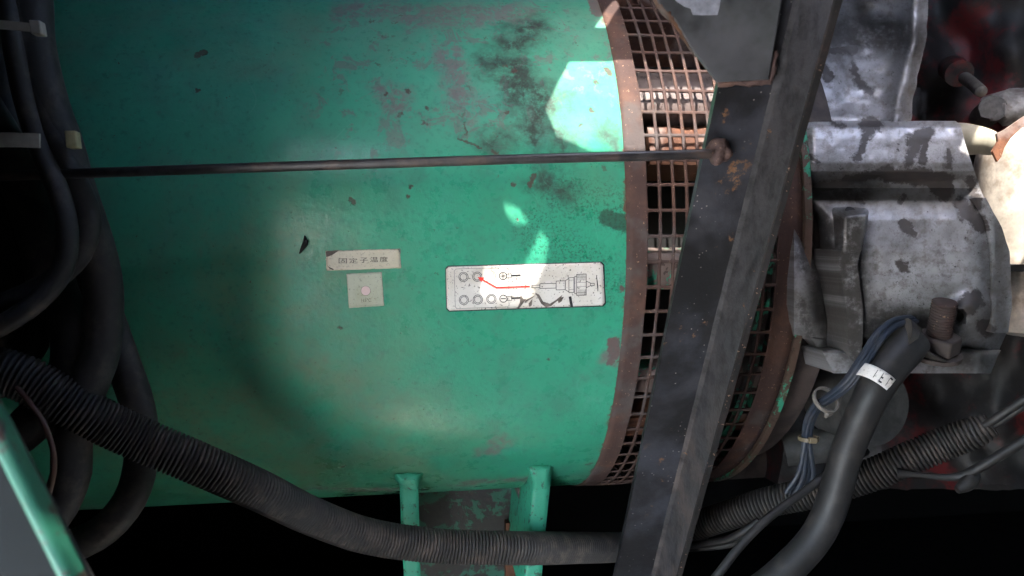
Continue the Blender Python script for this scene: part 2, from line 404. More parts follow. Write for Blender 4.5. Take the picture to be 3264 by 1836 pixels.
    h = m.math('ADD', m.mul(f, .6), m.mul(m.noise(60, 5, .6), .8)); h = m.math('SUBTRACT', h, m.mul(d, .5))
    m.bump(h, .5, .001); return m.m
def mat_engine():
    m = NT('dirty_red_engine', .6)
    a = m.noise(16, 6, .7); b = m.noise(60, 5, .7)
    c = m.mix(m.step(a, .5, .62), (0.013, 0.012, 0.012), (0.11, 0.010, 0.012))
    c = m.mix(m.mul(m.step(b, .5, .66), .7), c, (0.035, 0.03, 0.03)); m.color(c)
    m.bump(b, .5, .001); return m.m
def mat_paper(name, col, stain, speck):
    m = NT(name, .55, spec=.35)
    c = m.mix(m.step(m.noise(40, 5, .6), .4, .75), col, stain)
    c = m.mix(m.mul(m.step(m.noise(650, 3, .6), .60, .66), speck), c, (0.06, 0.055, 0.05))
    c = m.mix(m.mul(m.step(m.noise(150, 5, .7), .58, .72), .4), c, (0.25, 0.21, 0.17))
    m.color(c); m.bump(m.math('ADD', m.noise(240, 4), m.mul(m.noise(700, 2), .5)), .5, .0005); return m.m
def mat_greenchip(name, dens=.5, bare=(0.10, 0.075, 0.07), dim=1.0):
    m = NT(name, .5)
    a = m.noise(42, 6, .7, dist=.4)
    k = m.step(a, dens-.02, dens+.02)
    c = m.mix(k, m.mix(m.noise(90, 5, .6), bare, tuple(x*.4 for x in bare)), m.mix(m.noise(30, 4), tuple(x*dim for x in GREEN), tuple(x*dim for x in (0.045, 0.32, 0.20))))
    c = m.mix(m.mul(m.step(m.noise(160, 4, .7), .58, .64), .8), c, (0.035, 0.02, 0.016))
    m.color(c); m.bump(m.math('ADD', m.mul(k, .5), m.noise(200, 4)), .5, .0008); return m.m
def mat_cable(name, col=(0.022, 0.021, 0.021), rough=.5, dust=(0.085, 0.07, 0.06), amt=.6):
    m = NT(name, rough, spec=.4)
    geo = m.n('ShaderNodeNewGeometry')
    c = m.mix(m.mul(m.step(m.noise(70, 5, .7), .45, .7), amt), col, dust)
    m.color(c); m.rough(m.math('ADD', m.mul(m.noise(120, 4), .35), rough-.17)); m.bump(m.noise(300, 4), .25, .0004); return m.m

M_DRUM = mat_drum(); M_RUST = mat_rust('rusty_sheet', (0.058, 0.034, 0.029), (0.105, 0.055, 0.039), (0.075, 0.063, 0.060)); M_BLACK = mat_blacksteel(); M_FLANGE = mat_flange(); M_CAST = mat_cast(); M_ENG = mat_engine()
M_RUSTCAST = mat_rust('rusty_casting', (0.09, 0.04, 0.025), (0.22, 0.09, 0.045), (0.22, 0.17, 0.15))
M_CHIP = mat_greenchip('chipped_green_casting', .56, (0.23, 0.17, 0.15)); M_FOOT = mat_greenchip('green_foot_paint', .39, (0.035, 0.02, 0.016)); M_PLATE = mat_greenchip('mottled_foot_plate', .52, (0.020, 0.016, 0.015), .35)
M_DARK = mat_plain('sooty_black', (0.012, 0.011, 0.011), .8, .5); M_BROWN = mat_plain('dark_brown_soot', (0.045, 0.034, 0.03), .75, .5, 40)
M_CABLE = mat_cable('black_cable_rubber', (0.026, 0.023, 0.022), .6, (0.085, 0.068, 0.058), .7); M_HOSE = mat_cable('grey_black_conduit', (0.022, 0.020, 0.019), .6, (0.080, 0.060, 0.050), .8)
M_BIG = mat_cable('smooth_black_cable', (0.013, 0.0122, 0.012), .55, (0.036, 0.031, 0.028), .7)
M_BLUE = mat_cable('dark_blue_wire', (0.016, 0.022, 0.034), .4, (0.045, 0.044, 0.046), .6)
M_TIE = mat_plain('yellowed_nylon', (0.42, 0.36, 0.19), .45, .2); M_TIEW = mat_plain('dusty_white_nylon', (0.38, 0.33, 0.27), .5, .2)
M_WELD = mat_rust('weld_metal', (0.085, 0.055, 0.050), (0.15, 0.085, 0.062), (0.12, 0.115, 0.135))

def prnt(name, col, rough=.55):
    m = NT(name, rough, spec=.3); m.color(m.mix(m.mul(m.step(m.noise(500, 3), .5, .7), .35), col, tuple(min(1, x+.12) for x in col))); return m.m
M_INK = prnt('black_ink', (0.02, 0.02, 0.022)); M_RED = prnt('red_ink', (0.62, 0.03, 0.02)); M_THIN = prnt('grey_ink', (0.045, 0.043, 0.046)); M_PINK = prnt('pale_pink_dot', (0.66, 0.50, 0.49))
M_TORN = mat_plain('torn_backing', (0.12, 0.10, 0.085), .7, .4, 200)

# ------------------------------------------------------------------ ground and canopy
GZ = -0.95
mg = mat_plain('dusty_concrete', (0.52, 0.48, 0.41), .9, .25, 6, .3)
g = obj('ground', [(-60, -60, GZ), (60, -60, GZ), (60, 60, GZ), (-60, 60, GZ)], [(0, 1, 2, 3)], mg, smooth=False); g['kind'] = 'structure'

RZ = 0.38                               # underside of the canopy roof
canopy = thing('generator_canopy', 'dark green sheet metal canopy around the generator set', 'canopy', (0, .6, GZ))
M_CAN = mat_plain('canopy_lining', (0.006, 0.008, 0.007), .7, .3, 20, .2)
M_CANG = mat_greenchip('canopy_frame_paint', .42, (0.04, 0.022, 0.018), .30); M_CGREY = mat_plain('grey_green_panel', (0.006, 0.0075, 0.008), .8, .15, 30, .15, .1)
def toroof(p, z=RZ):
    t = (z-p.z)/(-SUN_D.z); return (p.x-SUN_D.x*t, p.y-SUN_D.y*t)
holes = []
def drum_hole(pts): holes.append([toroof(BP(*q)) for q in pts])
# openings added to the unseen roof, shaped to throw the sun patches
drum_hole([(1815, 197), (2000, 196), (2330, 186), (2330, 470), (2000, 492), (1880, 486), (1775, 440), (1738, 350)])
drum_hole([(1893, 90), (1935, 92), (1952, 60), (1990, 8), (1955, 8)])
drum_hole([(1608, 652), (1652, 664), (1692, 724), (1640, 722), (1612, 690)])
drum_hole([(1722, 738), (1752, 772), (1738, 845), (1690, 978), (1545, 970), (1530, 935), (1545, 862), (1672, 852)])
def hull(pts):
    pts = sorted(set(pts)); out = []
    for seq in (pts, pts[::-1]):
        h = []
        for p in seq:
            while len(h) > 1 and (h[-1][0]-h[-2][0])*(p[1]-h[-2][1])-(h[-1][1]-h[-2][1])*(p[0]-h[-2][0]) <= 0: h.pop()
            h.append(p)
        out += h[:-1]
    return out
holes.append(hull([toroof(P(*q)) for q in [(3030, 560, .548), (3070, 470, .545), (3060, 610, .55), (3140, 680, .555)]]+[toroof(PY(*q, .61)) for q in [(3200, 300), (3420, 290), (3420, 660), (3250, 660), (3205, 600)]]))
def mirror_down(px, py, z):             # where the drum's mirror image at that place comes from
    x, th = B(px, py); n = Vector((0, -math.cos(th), math.sin(th))); v = ray(px, py).normalized(); v = v-n*2*v.dot(n)
    p = drum(x, th, R); return p+v*((z-p.z)/v.z)
GLINT_PTS = [mirror_down(*q, -.45) for q in [(1165, 1290), (1230, 1268), (1330, 1300), (1400, 1335), (1500, 1345), (1480, 1380), (1380, 1385), (1270, 1350)]]
holes.append([toroof(p) for p in GLINT_PTS])  # extra roof opening so the sun reaches the added reflector slab
def curve_plate(outer, inner, z, th, name, mat, parent):
    cu = bpy.data.curves.new(name, 'CURVE'); cu.dimensions = '2D'; cu.fill_mode = 'BOTH'; cu.extrude = th/2
    for poly in [outer]+inner:
        s = cu.splines.new('POLY'); s.points.add(len(poly)-1); s.use_cyclic_u = True
        for q, (x, y) in zip(s.points, poly): q.co = (x, y, 0, 1)
    t = bpy.data.objects.new(name+'_tmp', cu); scene.collection.objects.link(t)
    dg = bpy.context.evaluated_depsgraph_get(); me = bpy.data.meshes.new_from_object(t.evaluated_get(dg))
    bpy.data.objects.remove(t); bpy.data.curves.remove(cu)
    me.transform(Matrix.Translation((0, 0, z))); me.materials.clear(); me.materials.append(mat); me.name = name
    return link(bpy.data.objects.new(name, me), parent)
curve_plate([(-1.5, -.12), (1.7, -.12), (1.7, 1.35), (-1.5, 1.35)], holes, RZ+.001, .002, 'roof', M_CAN, canopy)
def slab(name, lo, hi, mat, parent, bev=0):
    c = (Vector(lo)+Vector(hi))/2; h = (Vector(hi)-Vector(lo))/2
    v, f = box_pts(c, Vector((h.x, 0, 0)), Vector((0, h.y, 0)), Vector((0, 0, h.z)))
    o = obj(name, v, f, mat, parent, False)
    return bevel_mod(o, bev) if bev else o
M_UNLIT = mat_plain('unlit_black', (0.003, 0.003, 0.003), .9, .4, 20, .1, .1)  # near-black colour stands in for the unlit back and floor
slab('back_panel', (-1.5, 1.35, GZ), (1.7, 1.353, RZ), M_UNLIT, canopy)
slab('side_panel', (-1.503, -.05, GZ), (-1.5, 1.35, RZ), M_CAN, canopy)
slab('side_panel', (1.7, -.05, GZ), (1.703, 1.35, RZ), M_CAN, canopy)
slab('reflector_slab', (min(p.x for p in GLINT_PTS)-.1, min(p.y for p in GLINT_PTS)-.04, -.47), (max(p.x for p in GLINT_PTS)+.1, max(p.y for p in GLINT_PTS)+.04, -.45), mat_plain('reflector_cream', (0.86, 0.82, 0.70), .6, .25, 90, .3), canopy)  # unseen pale reflector, added for the highlight low on the drum
slab('sky_blocker', (-1.5, -.124, .10), (1.7, -.121, RZ+.002), M_CAN, canopy)  # unseen panel added to keep high sky light off the drum top
slab('bounce_plate', (-1.5, .05, -.565), (1.7, .50, -.558), mat_plain('bounce_plate_tan', (0.50, 0.42, 0.33), .8, .3, 20, .3), canopy)  # unseen pale plate added to bounce warm light up under the drum
slab('base_tray', (-1.5, .501, -.60), (1.7, 1.35, -.56), M_UNLIT, canopy)
slab('left_light_blocker', (-1.5, .26, -.56), (-.1335, .263, RZ), M_CAN, canopy)  # unseen blocker added to darken the left end of the drum
slab('right_light_blocker', (-.17, -.10, GZ), (1.7, -.097, RZ), M_CAN, canopy)  # unseen blocker added to limit light from the right and behind the camera
# green frame rail crossing the lower left corner, with the grey panel behind it
mb = MB(); a, b = P(-70, 1225, .205), P(270, 1910, .205); t = (b-a).normalized(); w = t.cross(FWD).normalized()
v, f = box_pts((a+b)/2, t*((b-a).length/2), w*.0021, FWD*.004); mb.add(v, f)
bevel_mod(mb.build('frame_rail', M_CANG, canopy, sharp=30), .0022, 3)
v, f = prism([P(-90, 1290, .211), P(238, 1905, .211), P(-90, 1905, .211)], FWD*.004)
obj('corner_panel', v, f, M_CGREY, canopy, False)
v, f = prism([P(-75, 1190, .215), P(10, 1330, .215), P(310, 1905, .215), P(238, 1905, .215)], FWD*.003)
obj('frame_flange', v, f, M_DARK, canopy, False)

# ------------------------------------------------------------------ alternator
alt = thing('alternator', 'green painted drum alternator with rusty perforated vent screen and stickers', 'alternator', (-.2, D, -.56))
NX, NTH = 96, 160
mb = MB(); vs, fs, uv = [], [], []
X0 = -.85
for i in range(NX+1):
    x = X0+(XR-X0)*i/NX
    for k in range(NTH+1):
        th = -math.pi+2*math.pi*k/NTH
        vs.append(drum(x, th, R+.0006*noise.noise(Vector((x*7, th*1.6, 3)))*(1 if i < NX else 0))); uv.append((x, th*R))
for i in range(NX):
    for k in range(NTH): fs.append((i*(NTH+1)+k, i*(NTH+1)+k+1, (i+1)*(NTH+1)+k+1, (i+1)*(NTH+1)+k))
n0 = len(vs)
for k in range(NTH+1):
    vs.append(drum(XR, -math.pi+2*math.pi*k/NTH, R*.86)); uv.append((XR+.05, 0))
for k in range(NTH): fs.append((NX*(NTH+1)+k, NX*(NTH+1)+k+1, n0+k+1, n0+k))
mb.add(vs, fs, uv); shell = mb.build('housing_shell', M_DRUM, alt, sharp=50)

# perforated screen: one punched sheet wrapped round the end bracket
RS = R+.0012
xb0 = B(2060, 750)[0]; xb1 = B(2483, 750)[0]; NC = 10; pitch = (xb1-xb0)/NC
fx, ft = .5*9/44, .5*9.5/82
vs, fs = [], []; vid = {}
def sv(x, th):
    key = (round(x, 6), round(th % (2*math.pi), 6))
    if key not in vid:
        vid[key] = len(vs)
        rr = RS+.0012*noise.noise(Vector((x*30, math.cos(th)*9, math.sin(th)*9)))*(1 if xb0 < x < xb1 else 0)
        vs.append(drum(x+.0006*noise.noise(Vector((x*9, th*3, 5))), th, rr))
    return vid[key]
NR = 86; dth = 2*math.pi/NR
xa, xz = XR-.0015, XF
for k in range(NR):
    t0 = TH0-k*dth; t1 = t0-dth
    for (a, b) in ((xa, xb0), (xb1, xz)):
        n = 3
        for i in range(n):
            q0 = a+(b-a)*i/n; q1 = a+(b-a)*(i+1)/n; tm = (t0+t1)/2
            fs.append((sv(q0, t0), sv(q1, t0), sv(q1, t1), sv(q0, t1)))
    for c in range(NC):
        x0 = xb0+c*pitch; x1 = x0+pitch; dx = pitch*fx; dt = dth*ft; ch = pitch*.07; ct = dth*.055
        jit = .06*noise.noise(Vector((c*3.1, k*2.7, 0)))*pitch
        hx0, hx1, ht0, ht1 = x0+dx, x1-dx, t0-dt, t1+dt
        o = [sv(x0, t0), sv(x1, t0), sv(x1, t1), sv(x0, t1)]
        h = [sv(hx0+ch, ht0), sv(hx1-ch, ht0), sv(hx1, ht0-ct), sv(hx1, ht1+ct), sv(hx1-ch, ht1), sv(hx0+ch, ht1), sv(hx0, ht1+ct), sv(hx0, ht0-ct)]
        fs += [(o[0], o[1], h[1], h[0]), (o[1], h[2], h[1]), (o[1], o[2], h[3], h[2]), (o[2], h[4], h[3]),
               (o[2], o[3], h[5], h[4]), (o[3], h[6], h[5]), (o[3], o[0], h[7], h[6]), (o[0], h[0], h[7])]
scr = obj('perforated_screen', vs, fs, M_RUST, alt, True, None, 'rusty brown perforated vent screen with rectangular holes', 40)
so = scr.modifiers.new('solidify', 'SOLIDIFY'); so.thickness = .0014; so.offset = -1
# inner end bracket seen through the holes
def arc_block(x0, x1, ya, yb, r0, r1, name, mat, par, px=2150, n=8, rough=.002):
    ta, tb = B(px, ya)[1], B(px, yb)[1]; mb = MB(); vs = []; fs = []
    nx = 12
    for i in range(nx+1):
        for k in range(n+1):
            x = x0+(x1-x0)*i/nx; th = ta+(tb-ta)*k/n
            e = min(1, 4*min(k, n-k)/n+.0)
            vs.append(drum(x, th, r1-(1-min(1, e+.4))*.006+rough*noise.noise(Vector((x*70, th*20, 1)))))
    W = n+1
    for i in range(nx):
        for k in range(n): fs.append((i*W+k, i*W+k+1, (i+1)*W+k+1, (i+1)*W+k))
    b = len(vs)
    for i in range(nx+1):
        for k in (0, n): vs.append(drum(x0+(x1-x0)*i/nx, ta+(tb-ta)*k/n, r0))
    for i in range(nx):
        fs.append((i*W, (i+1)*W, b+2*(i+1), b+2*i)); fs.append((i*W+n, (i+1)*W+n, b+2*(i+1)+1, b+2*i+1))
    for i in (0, nx):
        fs.append(tuple([i*W+k for k in range(n+1)]+[b+2*i+1, b+2*i]))
    mb.add(vs, fs); return mb.build(name, mat, par, sharp=40)
core = MB()
for rr, x0, x1 in ((.70*R, XR-.002, XF),):
    vs = [drum(x, 2*math.pi*k/48, rr) for x in (x0, x1) for k in range(48)]
    core.add(vs, [(k, (k+1) % 48, 48+(k+1) % 48, 48+k) for k in range(48)])
br = core.build('end_bracket', M_DARK, alt)
arc_block(XR, XF-.002, 150, 300, .7*R, .925*R, 'rib', mat_greenchip('bare_casting', .66, (0.20, 0.15, 0.135)), br)
arc_block(B(2110, 380)[0], XF-.002, 318, 470, .7*R, .87*R, 'rib', M_RUSTCAST, br)
arc_block(XR, XF-.002, 815, 945, .7*R, .93*R, 'rib', M_CHIP, br)
arc_block(XR, XF-.002, 1225, 1300, .7*R, .94*R, 'rib', M_CHIP, br)
arc_block(XR, XF-.002, 1395, 1450, .7*R, .93*R, 'rib', M_RUSTCAST, br)
arc_block(XR, XF-.002, -160, -60, .7*R, .93*R, 'rib', M_RUSTCAST, br)
def ring(x0, x1, r0, r1, mat, name, par, seg=120, label=None):
    vs, fs = [], []
    for k in range(seg):
        a = 2*math.pi*k/seg
        for x, r in ((x0, r1), (x1, r1), (x1, r0), (x0, r0)): vs.append(drum(x, a, r))
    for k in range(seg):
        k2 = (k+1) % seg
        for j in range(4): fs.append((k*4+j, k*4+(j+1) % 4, k2*4+(j+1) % 4, k2*4+j))
    o = obj(name, vs, fs, mat, par, True, None, label, 40); return o
ring(xb1-.0065, xb1+.002, .80*R, .955*R, mat_greenchip('green_ring_paint', .52, (0.05, 0.038, 0.034)), 'bracket_ring', alt)
ring(XF+.0005, XF+.006, .80*R, R+.0035, mat_greenchip('flange_edge_paint', .57, (0.12, 0.075, 0.055)), 'end_flange', alt)

# feet
def foot(rows, label):                  # rows: (photo y, left x, right x, metres proud of the rib face), the first two are the weld
    Yf = BP((rows[0][1]+rows[0][2])/2, rows[0][0]).y
    def mesh(rws, name, par, lab=None, lump=0.0, back=.11):
        vs, fs, N = [], [], 10
        for y, xl, xr, pr in rws:
            for i in range(N+1):
                s_ = i/N; edge = (1-abs(2*s_-1)**6)
                p = PY(xl+(xr-xl)*s_, y, Yf-pr*edge+.002*(1-edge))
                if lump: p += Vector((noise.noise(p*300), noise.noise(p*300+Vector((5, 0, 0))), noise.noise(p*240+Vector((0, 5, 0)))))*lump
                vs.append(p)
        W = N+1; J = len(rws)
        fs = [(j*W+i, j*W+i+1, (j+1)*W+i+1, (j+1)*W+i) for j in range(J-1) for i in range(N)]
        lp = list(range(W))+[j*W+N for j in range(1, J)]+[(J-1)*W+i for i in range(N-1, -1, -1)]+[j*W for j in range(J-2, 0, -1)]
        n = len(vs); vs += [vs[i]+Vector((0, back, 0)) for i in lp]
        fs += [(lp[i], lp[(i+1) % len(lp)], n+(i+1) % len(lp), n+i) for i in range(len(lp))]
        return obj(name, vs, fs, M_FOOT, par, True, None, lab, 40)
    o = mesh([(y, l, r, .0) for y, l, r, _ in rows[4:]], 'foot_rib', alt, label)
    mesh(rows[:6], 'weld_bead', o, None, .0011, .03)
foot([(1508, 1252, 1352, .001), (1518, 1256, 1346, .004), (1530, 1262, 1342, .006), (1540, 1268, 1338, .005), (1546, 1272, 1335, .002), (1560, 1274, 1334, .0005), (1700, 1280, 1337, 0), (1900, 1290, 1342, 0)], 'plain green foot rib under the drum')
foot([(1484, 1676, 1766, .001), (1494, 1680, 1764, .004), (1508, 1686, 1760, .005), (1528, 1692, 1756, .004), (1545, 1695, 1753, .002), (1562, 1695, 1752, .0005), (1700, 1683, 1738, 0), (1900, 1664, 1722, 0)], 'green foot rib with dark paint chips under the drum')
v, f = prism([PY(1310, 1540, .70), PY(1720, 1530, .70), PY(1720, 1960, .70), PY(1310, 1960, .70)], Vector((0, .012, 0)))
obj('foot_plate', v, f, M_PLATE, alt, False)
v, f = prism([PY(1612, 1668, .69), PY(1655, 1668, .69), PY(1672, 1850, .69), PY(1612, 1850, .69)], Vector((0, .012, 0)))
obj('foot_block', v, f, M_RUSTCAST, alt, False)
v, f = prism([PY(1652, 1560, .655), PY(1690, 1560, .655), PY(1690, 1860, .655), PY(1668, 1860, .655)], Vector((0, .03, 0)))
obj('foot_gusset', v, f, mat_plain('mauve_primer', (0.16, 0.11, 0.105), .6, .3, 50), alt, False)

# ------------------------------------------------------------------ stickers (children of the alternator)
def sheet(name, corners, off, mat, par, nu=24, nv=12, rag=0.0, label=None, rnd=0.0):
    (x0, y0), (x1, y1), (x2, y2), (x3, y3) = corners; vs = []; fs = []
    for j in range(nv+1):
        for i in range(nu+1):
            u, v = i/nu, j/nv
            if rnd:                       # rounded corners: pull the corner rows in
                ex = rnd*((y3-y0)/(x1-x0)); 
                dv = min(v, 1-v)/rnd
                if dv < 1: u = .5+(u-.5)*(1-2*ex*(1-math.sqrt(max(0, 1-(1-dv)**2))))
            X = (x0+(x1-x0)*u)*(1-v)+(x3+(x2-x3)*u)*v; Y = (y0+(y1-y0)*u)*(1-v)+(y3+(y2-y3)*u)*v
            if rag and (i in (0, nu) or j in (0, nv)): X += rag*noise.noise(Vector((X*.13, Y*.13, 0))); Y += rag*noise.noise(Vector((X*.13, Y*.13, 9)))
            vs.append(BP(X, Y, R+off+.00012*noise.noise(Vector((X*.03, Y*.03, 4)))))
    for j in range(nv):
        for i in range(nu): fs.append((j*(nu+1)+i, j*(nu+1)+i+1, (j+1)*(nu+1)+i+1, (j+1)*(nu+1)+i))
    o = obj(name, vs, fs, mat, par, True, None, label, None, -FWD)
    m = o.modifiers.new('solidify', 'SOLIDIFY'); m.thickness = .00025; m.offset = -1
    return o
class Ink:                              # flat print on the drum, drawn in the sticker's own drawing units
    def __init__(s, ox, oy, sc, off): s.ox, s.oy, s.sc, s.off = ox, oy, sc, off; s.v = []; s.f = []
    def pt(s, x, y): s.v.append(BP(s.ox+x/s.sc, s.oy+y/s.sc, R+s.off)); return len(s.v)-1
    def poly(s, pts): s.f.append(tuple(s.pt(*p) for p in pts))
    def line(s, pts, w, closed=False):
        pts = list(pts)+([pts[0]] if closed else [])
        for (ax, ay), (bx, by) in zip(pts, pts[1:]):
            L = math.hypot(bx-ax, by-ay) or 1; nx, ny = -(by-ay)/L*w/2, (bx-ax)/L*w/2
            ex, ey = (bx-ax)/L*w*.45, (by-ay)/L*w*.45; n = max(1, int(L/25))
            A, Bq = (ax-ex, ay-ey), (bx+ex, by+ey)
            for i in range(n):
                p = (A[0]+(Bq[0]-A[0])*i/n, A[1]+(Bq[1]-A[1])*i/n); q = (A[0]+(Bq[0]-A[0])*(i+1)/n, A[1]+(Bq[1]-A[1])*(i+1)/n)
                s.poly([(p[0]+nx, p[1]+ny), (q[0]+nx, q[1]+ny), (q[0]-nx, q[1]-ny), (p[0]-nx, p[1]-ny)])
    def ring(s, cx, cy, r, w, a0=0, a1=360):
        n = 28
        for i in range(n):
            p, q = math.radians(a0+(a1-a0)*i/n), math.radians(a0+(a1-a0)*(i+1)/n)
            s.poly([(cx+(r+w/2)*math.cos(p), cy+(r+w/2)*math.sin(p)), (cx+(r+w/2)*math.cos(q), cy+(r+w/2)*math.sin(q)),
                    (cx+(r-w/2)*math.cos(q), cy+(r-w/2)*math.sin(q)), (cx+(r-w/2)*math.cos(p), cy+(r-w/2)*math.sin(p))])
    def disc(s, cx, cy, r, n=28): s.poly([(cx+r*math.cos(2*math.pi*i/n), cy+r*math.sin(2*math.pi*i/n)) for i in range(n)])
    def text(s, body, x0, y0, x1, y1, skew=0.0, rise=0.0):
        cu = bpy.data.curves.new('t', 'FONT'); cu.body = body; cu.fill_mode = 'FRONT'; cu.resolution_u = 3
        t = bpy.data.objects.new('t', cu); scene.collection.objects.link(t); dg = bpy.context.evaluated_depsgraph_get()
        dg.update(); me = bpy.data.meshes.new_from_object(t.evaluated_get(dg))
        cs = [v.co.copy() for v in me.vertices]; bpy.data.objects.remove(t); bpy.data.curves.remove(cu)
        if not cs: return
        ax, bx = min(c.x for c in cs), max(c.x for c in cs); ay, by = min(c.y for c in cs), max(c.y for c in cs)
        base = len(s.v)
        for c in cs:
            u, v = (c.x-ax)/(bx-ax), (c.y-ay)/(by-ay); s.pt(x0+(x1-x0)*u, y1+(y0-y1)*v+rise*u)
        s.f += [tuple(base+i for i in p.vertices) for p in me.polygons]; bpy.data.meshes.remove(me)
    def build(s, name, mat, par): return obj(name, s.v, s.f, mat, par, False, None, None, None, -FWD)
M_PAPER1 = mat_paper('aged_white_label', (0.58, 0.53, 0.42), (0.46, 0.43, 0.30), .3)
M_PAPER2 = mat_paper('aged_green_grey_label', (0.45, 0.47, 0.37), (0.36, 0.36, 0.24), .4)
M_PAPER3 = mat_paper('white_vinyl_label', (0.66, 0.63, 0.59), (0.54, 0.49, 0.42), .85)
# caption sticker (units of the enlargement of 1000..1300 x 780..1000)
s1 = sheet('caption_sticker', [(1037.5, 800), (1274, 793), (1279, 855), (1041, 863)], .00035, M_PAPER1, alt, rag=2, label='pale strip sticker with five Chinese characters')
k = Ink(1000, 780, 6.587, .0005)
for i, ch in enumerate('固定子温度'):
    x = (525, 745, 965, 1180, 1385)[i]; y = (285, 282, 272, 258, 250)[i]
    k.text(ch, x, y, x+172, y+108)
k.build('caption_print', M_INK, s1)
k = Ink(1000, 780, 6.587, .0006); k.poly([(250, 140), (530, 108), (470, 150), (440, 185), (380, 215), (262, 250)]); k.poly([(275, 430), (330, 470), (430, 515), (400, 530), (330, 500)])
k.line([(265, 255), (380, 215), (460, 160), (530, 112)], 14); 
k.build('torn_corner', M_TORN, s1)
k = Ink(1000, 780, 6.587, .0006); k.poly([(1762, 85), (1822, 84), (1830, 190), (1800, 150)]); k.line([(1762, 88), (1790, 130), (1825, 185)], 9); k.build('torn_corner', M_TORN, s1)
s2 = sheet('temperature_sticker', [(1104, 873), (1217, 867), (1224.5, 975), (1112, 982)], .00035, M_PAPER2, alt, rag=1, label='square pale sticker with pink dot reading 115°C')
k = Ink(1000, 780, 6.587, .0005); k.text('115℃.', 1003, 1130, 1218, 1200, rise=-3); k.ring(1092, 968, 101, 5); k.build('temperature_print', M_INK, s2)
k = Ink(1000, 780, 6.587, .0006); k.disc(1090, 966, 96); k.build('indicator_dot', M_PINK, s2)
# wiring diagram sticker (units of the enlargement of 950..2050 x 700..1100)
def q5(x, y): return 950+x/2.342, 700+y/2.342
s3b = sheet('diagram_sticker', [q5(1098, 345), q5(2284, 313), q5(2299, 648), q5(1106, 688)], .0003, M_INK, alt, 40, 16, rnd=.06, label='white sticker with black border, battery wiring diagram and red arrow')
sheet('sticker_face', [q5(1104, 353), q5(2276, 321), q5(2291, 640), q5(1112, 680)], .0005, M_PAPER3, s3b, 40, 16, rnd=.06)
k = Ink(950, 700, 2.342, .0007)
k.line([(1180, 368), (1558, 358), (1571, 370), (1575, 640), (1562, 652), (1186, 664), (1174, 652), (1166, 385)], 2.6, True)
for c in ((1235, 428), (1338, 426), (1238, 600), (1342, 597), (1443, 592)): k.ring(*c, 35, 4.6); k.ring(*c, 25, 4.6)
k.ring(1440, 420, 35, 3.4, -75, 60); k.ring(1438, 420, 25, 2.5, -60, 20)
P0 = [[(1745, 490), (1805, 489), (1805, 507), (1745, 508)], [(1806, 479), (1926, 476), (1926, 511), (1806, 514)], [(1927, 459), (1994, 457), (1994, 523), (1927, 525)],
      [(1995, 456), (2022, 440), (2022, 540), (1995, 524)], [(2022, 434), (2059, 432), (2059, 543), (2022, 545)], [(2066, 424), (2080, 423), (2080, 553), (2066, 554)],
      [(2080, 409), (2151, 406), (2151, 563), (2080, 566)], [(2152, 460), (2184, 474), (2184, 493), (2152, 508)], [(2184, 476), (2211, 475), (2211, 492), (2184, 493)]]
for p in P0: k.line(p, 4.6, True)
for yy in (452, 522): k.line([(2022, yy), (2059, yy-1)], 2.4)
for xx in range(2088, 2150, 9): k.line([(xx, 412), (xx, 452)], 2.4); k.line([(xx+3, 522), (xx+3, 560)], 2.4)
for yy in (430, 470, 500, 545): k.line([(2080, yy), (2151, yy-2)], 2.2)
k.build('line_drawing', M_THIN, s3b)
k = Ink(950, 700, 2.342, .0007)
for (cx, cyy, pl) in ((1530, 421, 1), (1533, 590, 0)):
    k.ring(cx, cyy, 27, 6); k.line([(cx-16, cyy), (cx+16, cyy-1)], 7)
    if pl: k.line([(cx, cyy-17), (cx, cyy+17)], 7)
    k.line([(cx+28, cyy-15), (cx+62, cyy-16), (cx+62, cyy+13), (cx+28, cyy+14)], 4, True); k.line([(cx+64, cyy-3), (cx+126, cyy-6)], 13)
k.poly([(2020, 575), (2040, 572), (2054, 652), (2034, 656)]); k.poly([(2225, 415), (2230, 415), (2242, 500), (2241, 535), (2236, 535)])
k.build('terminal_print', M_INK, s3b)['kind'] = 'stuff'
k = Ink(950, 700, 2.342, .0008)
k.line([(1725, 499), (1482, 508), (1375, 448)], 12); k.poly([(1340, 429), (1392, 432), (1368, 466)]); k.build('arrow_print', M_RED, s3b)
k = Ink(950, 700, 2.342, .0009)
k.poly([(1662, 562), (1682, 592), (1705, 594), (1680, 625), (1650, 664), (1634, 666), (1655, 620)]); k.poly([(1700, 600), (1770, 565), (1752, 585), (1690, 622)])
k.poly([(1770, 545), (1800, 560), (1830, 612), (1880, 628), (1925, 600), (1975, 560), (1960, 590), (1925, 615), (1890, 645), (1850, 655), (1815, 628)]); k.poly([(1935, 590), (1985, 575), (1968, 610), (1945, 625)])
k.poly([(1720, 628), (1750, 590), (1745, 640), (1728, 652)])
k.build('torn_patch', M_TORN, s3b)
# curled flake of paint on the drum
mb = MB(); tube(mb, [BP(955, 808, R+.001), BP(965, 790, R+.003), BP(974, 772, R+.004), BP(971, 752, R+.002)], [.0004, .0014, .0018, .0005], .002, 6)
mb.build('paint_flake', M_DARK, alt)

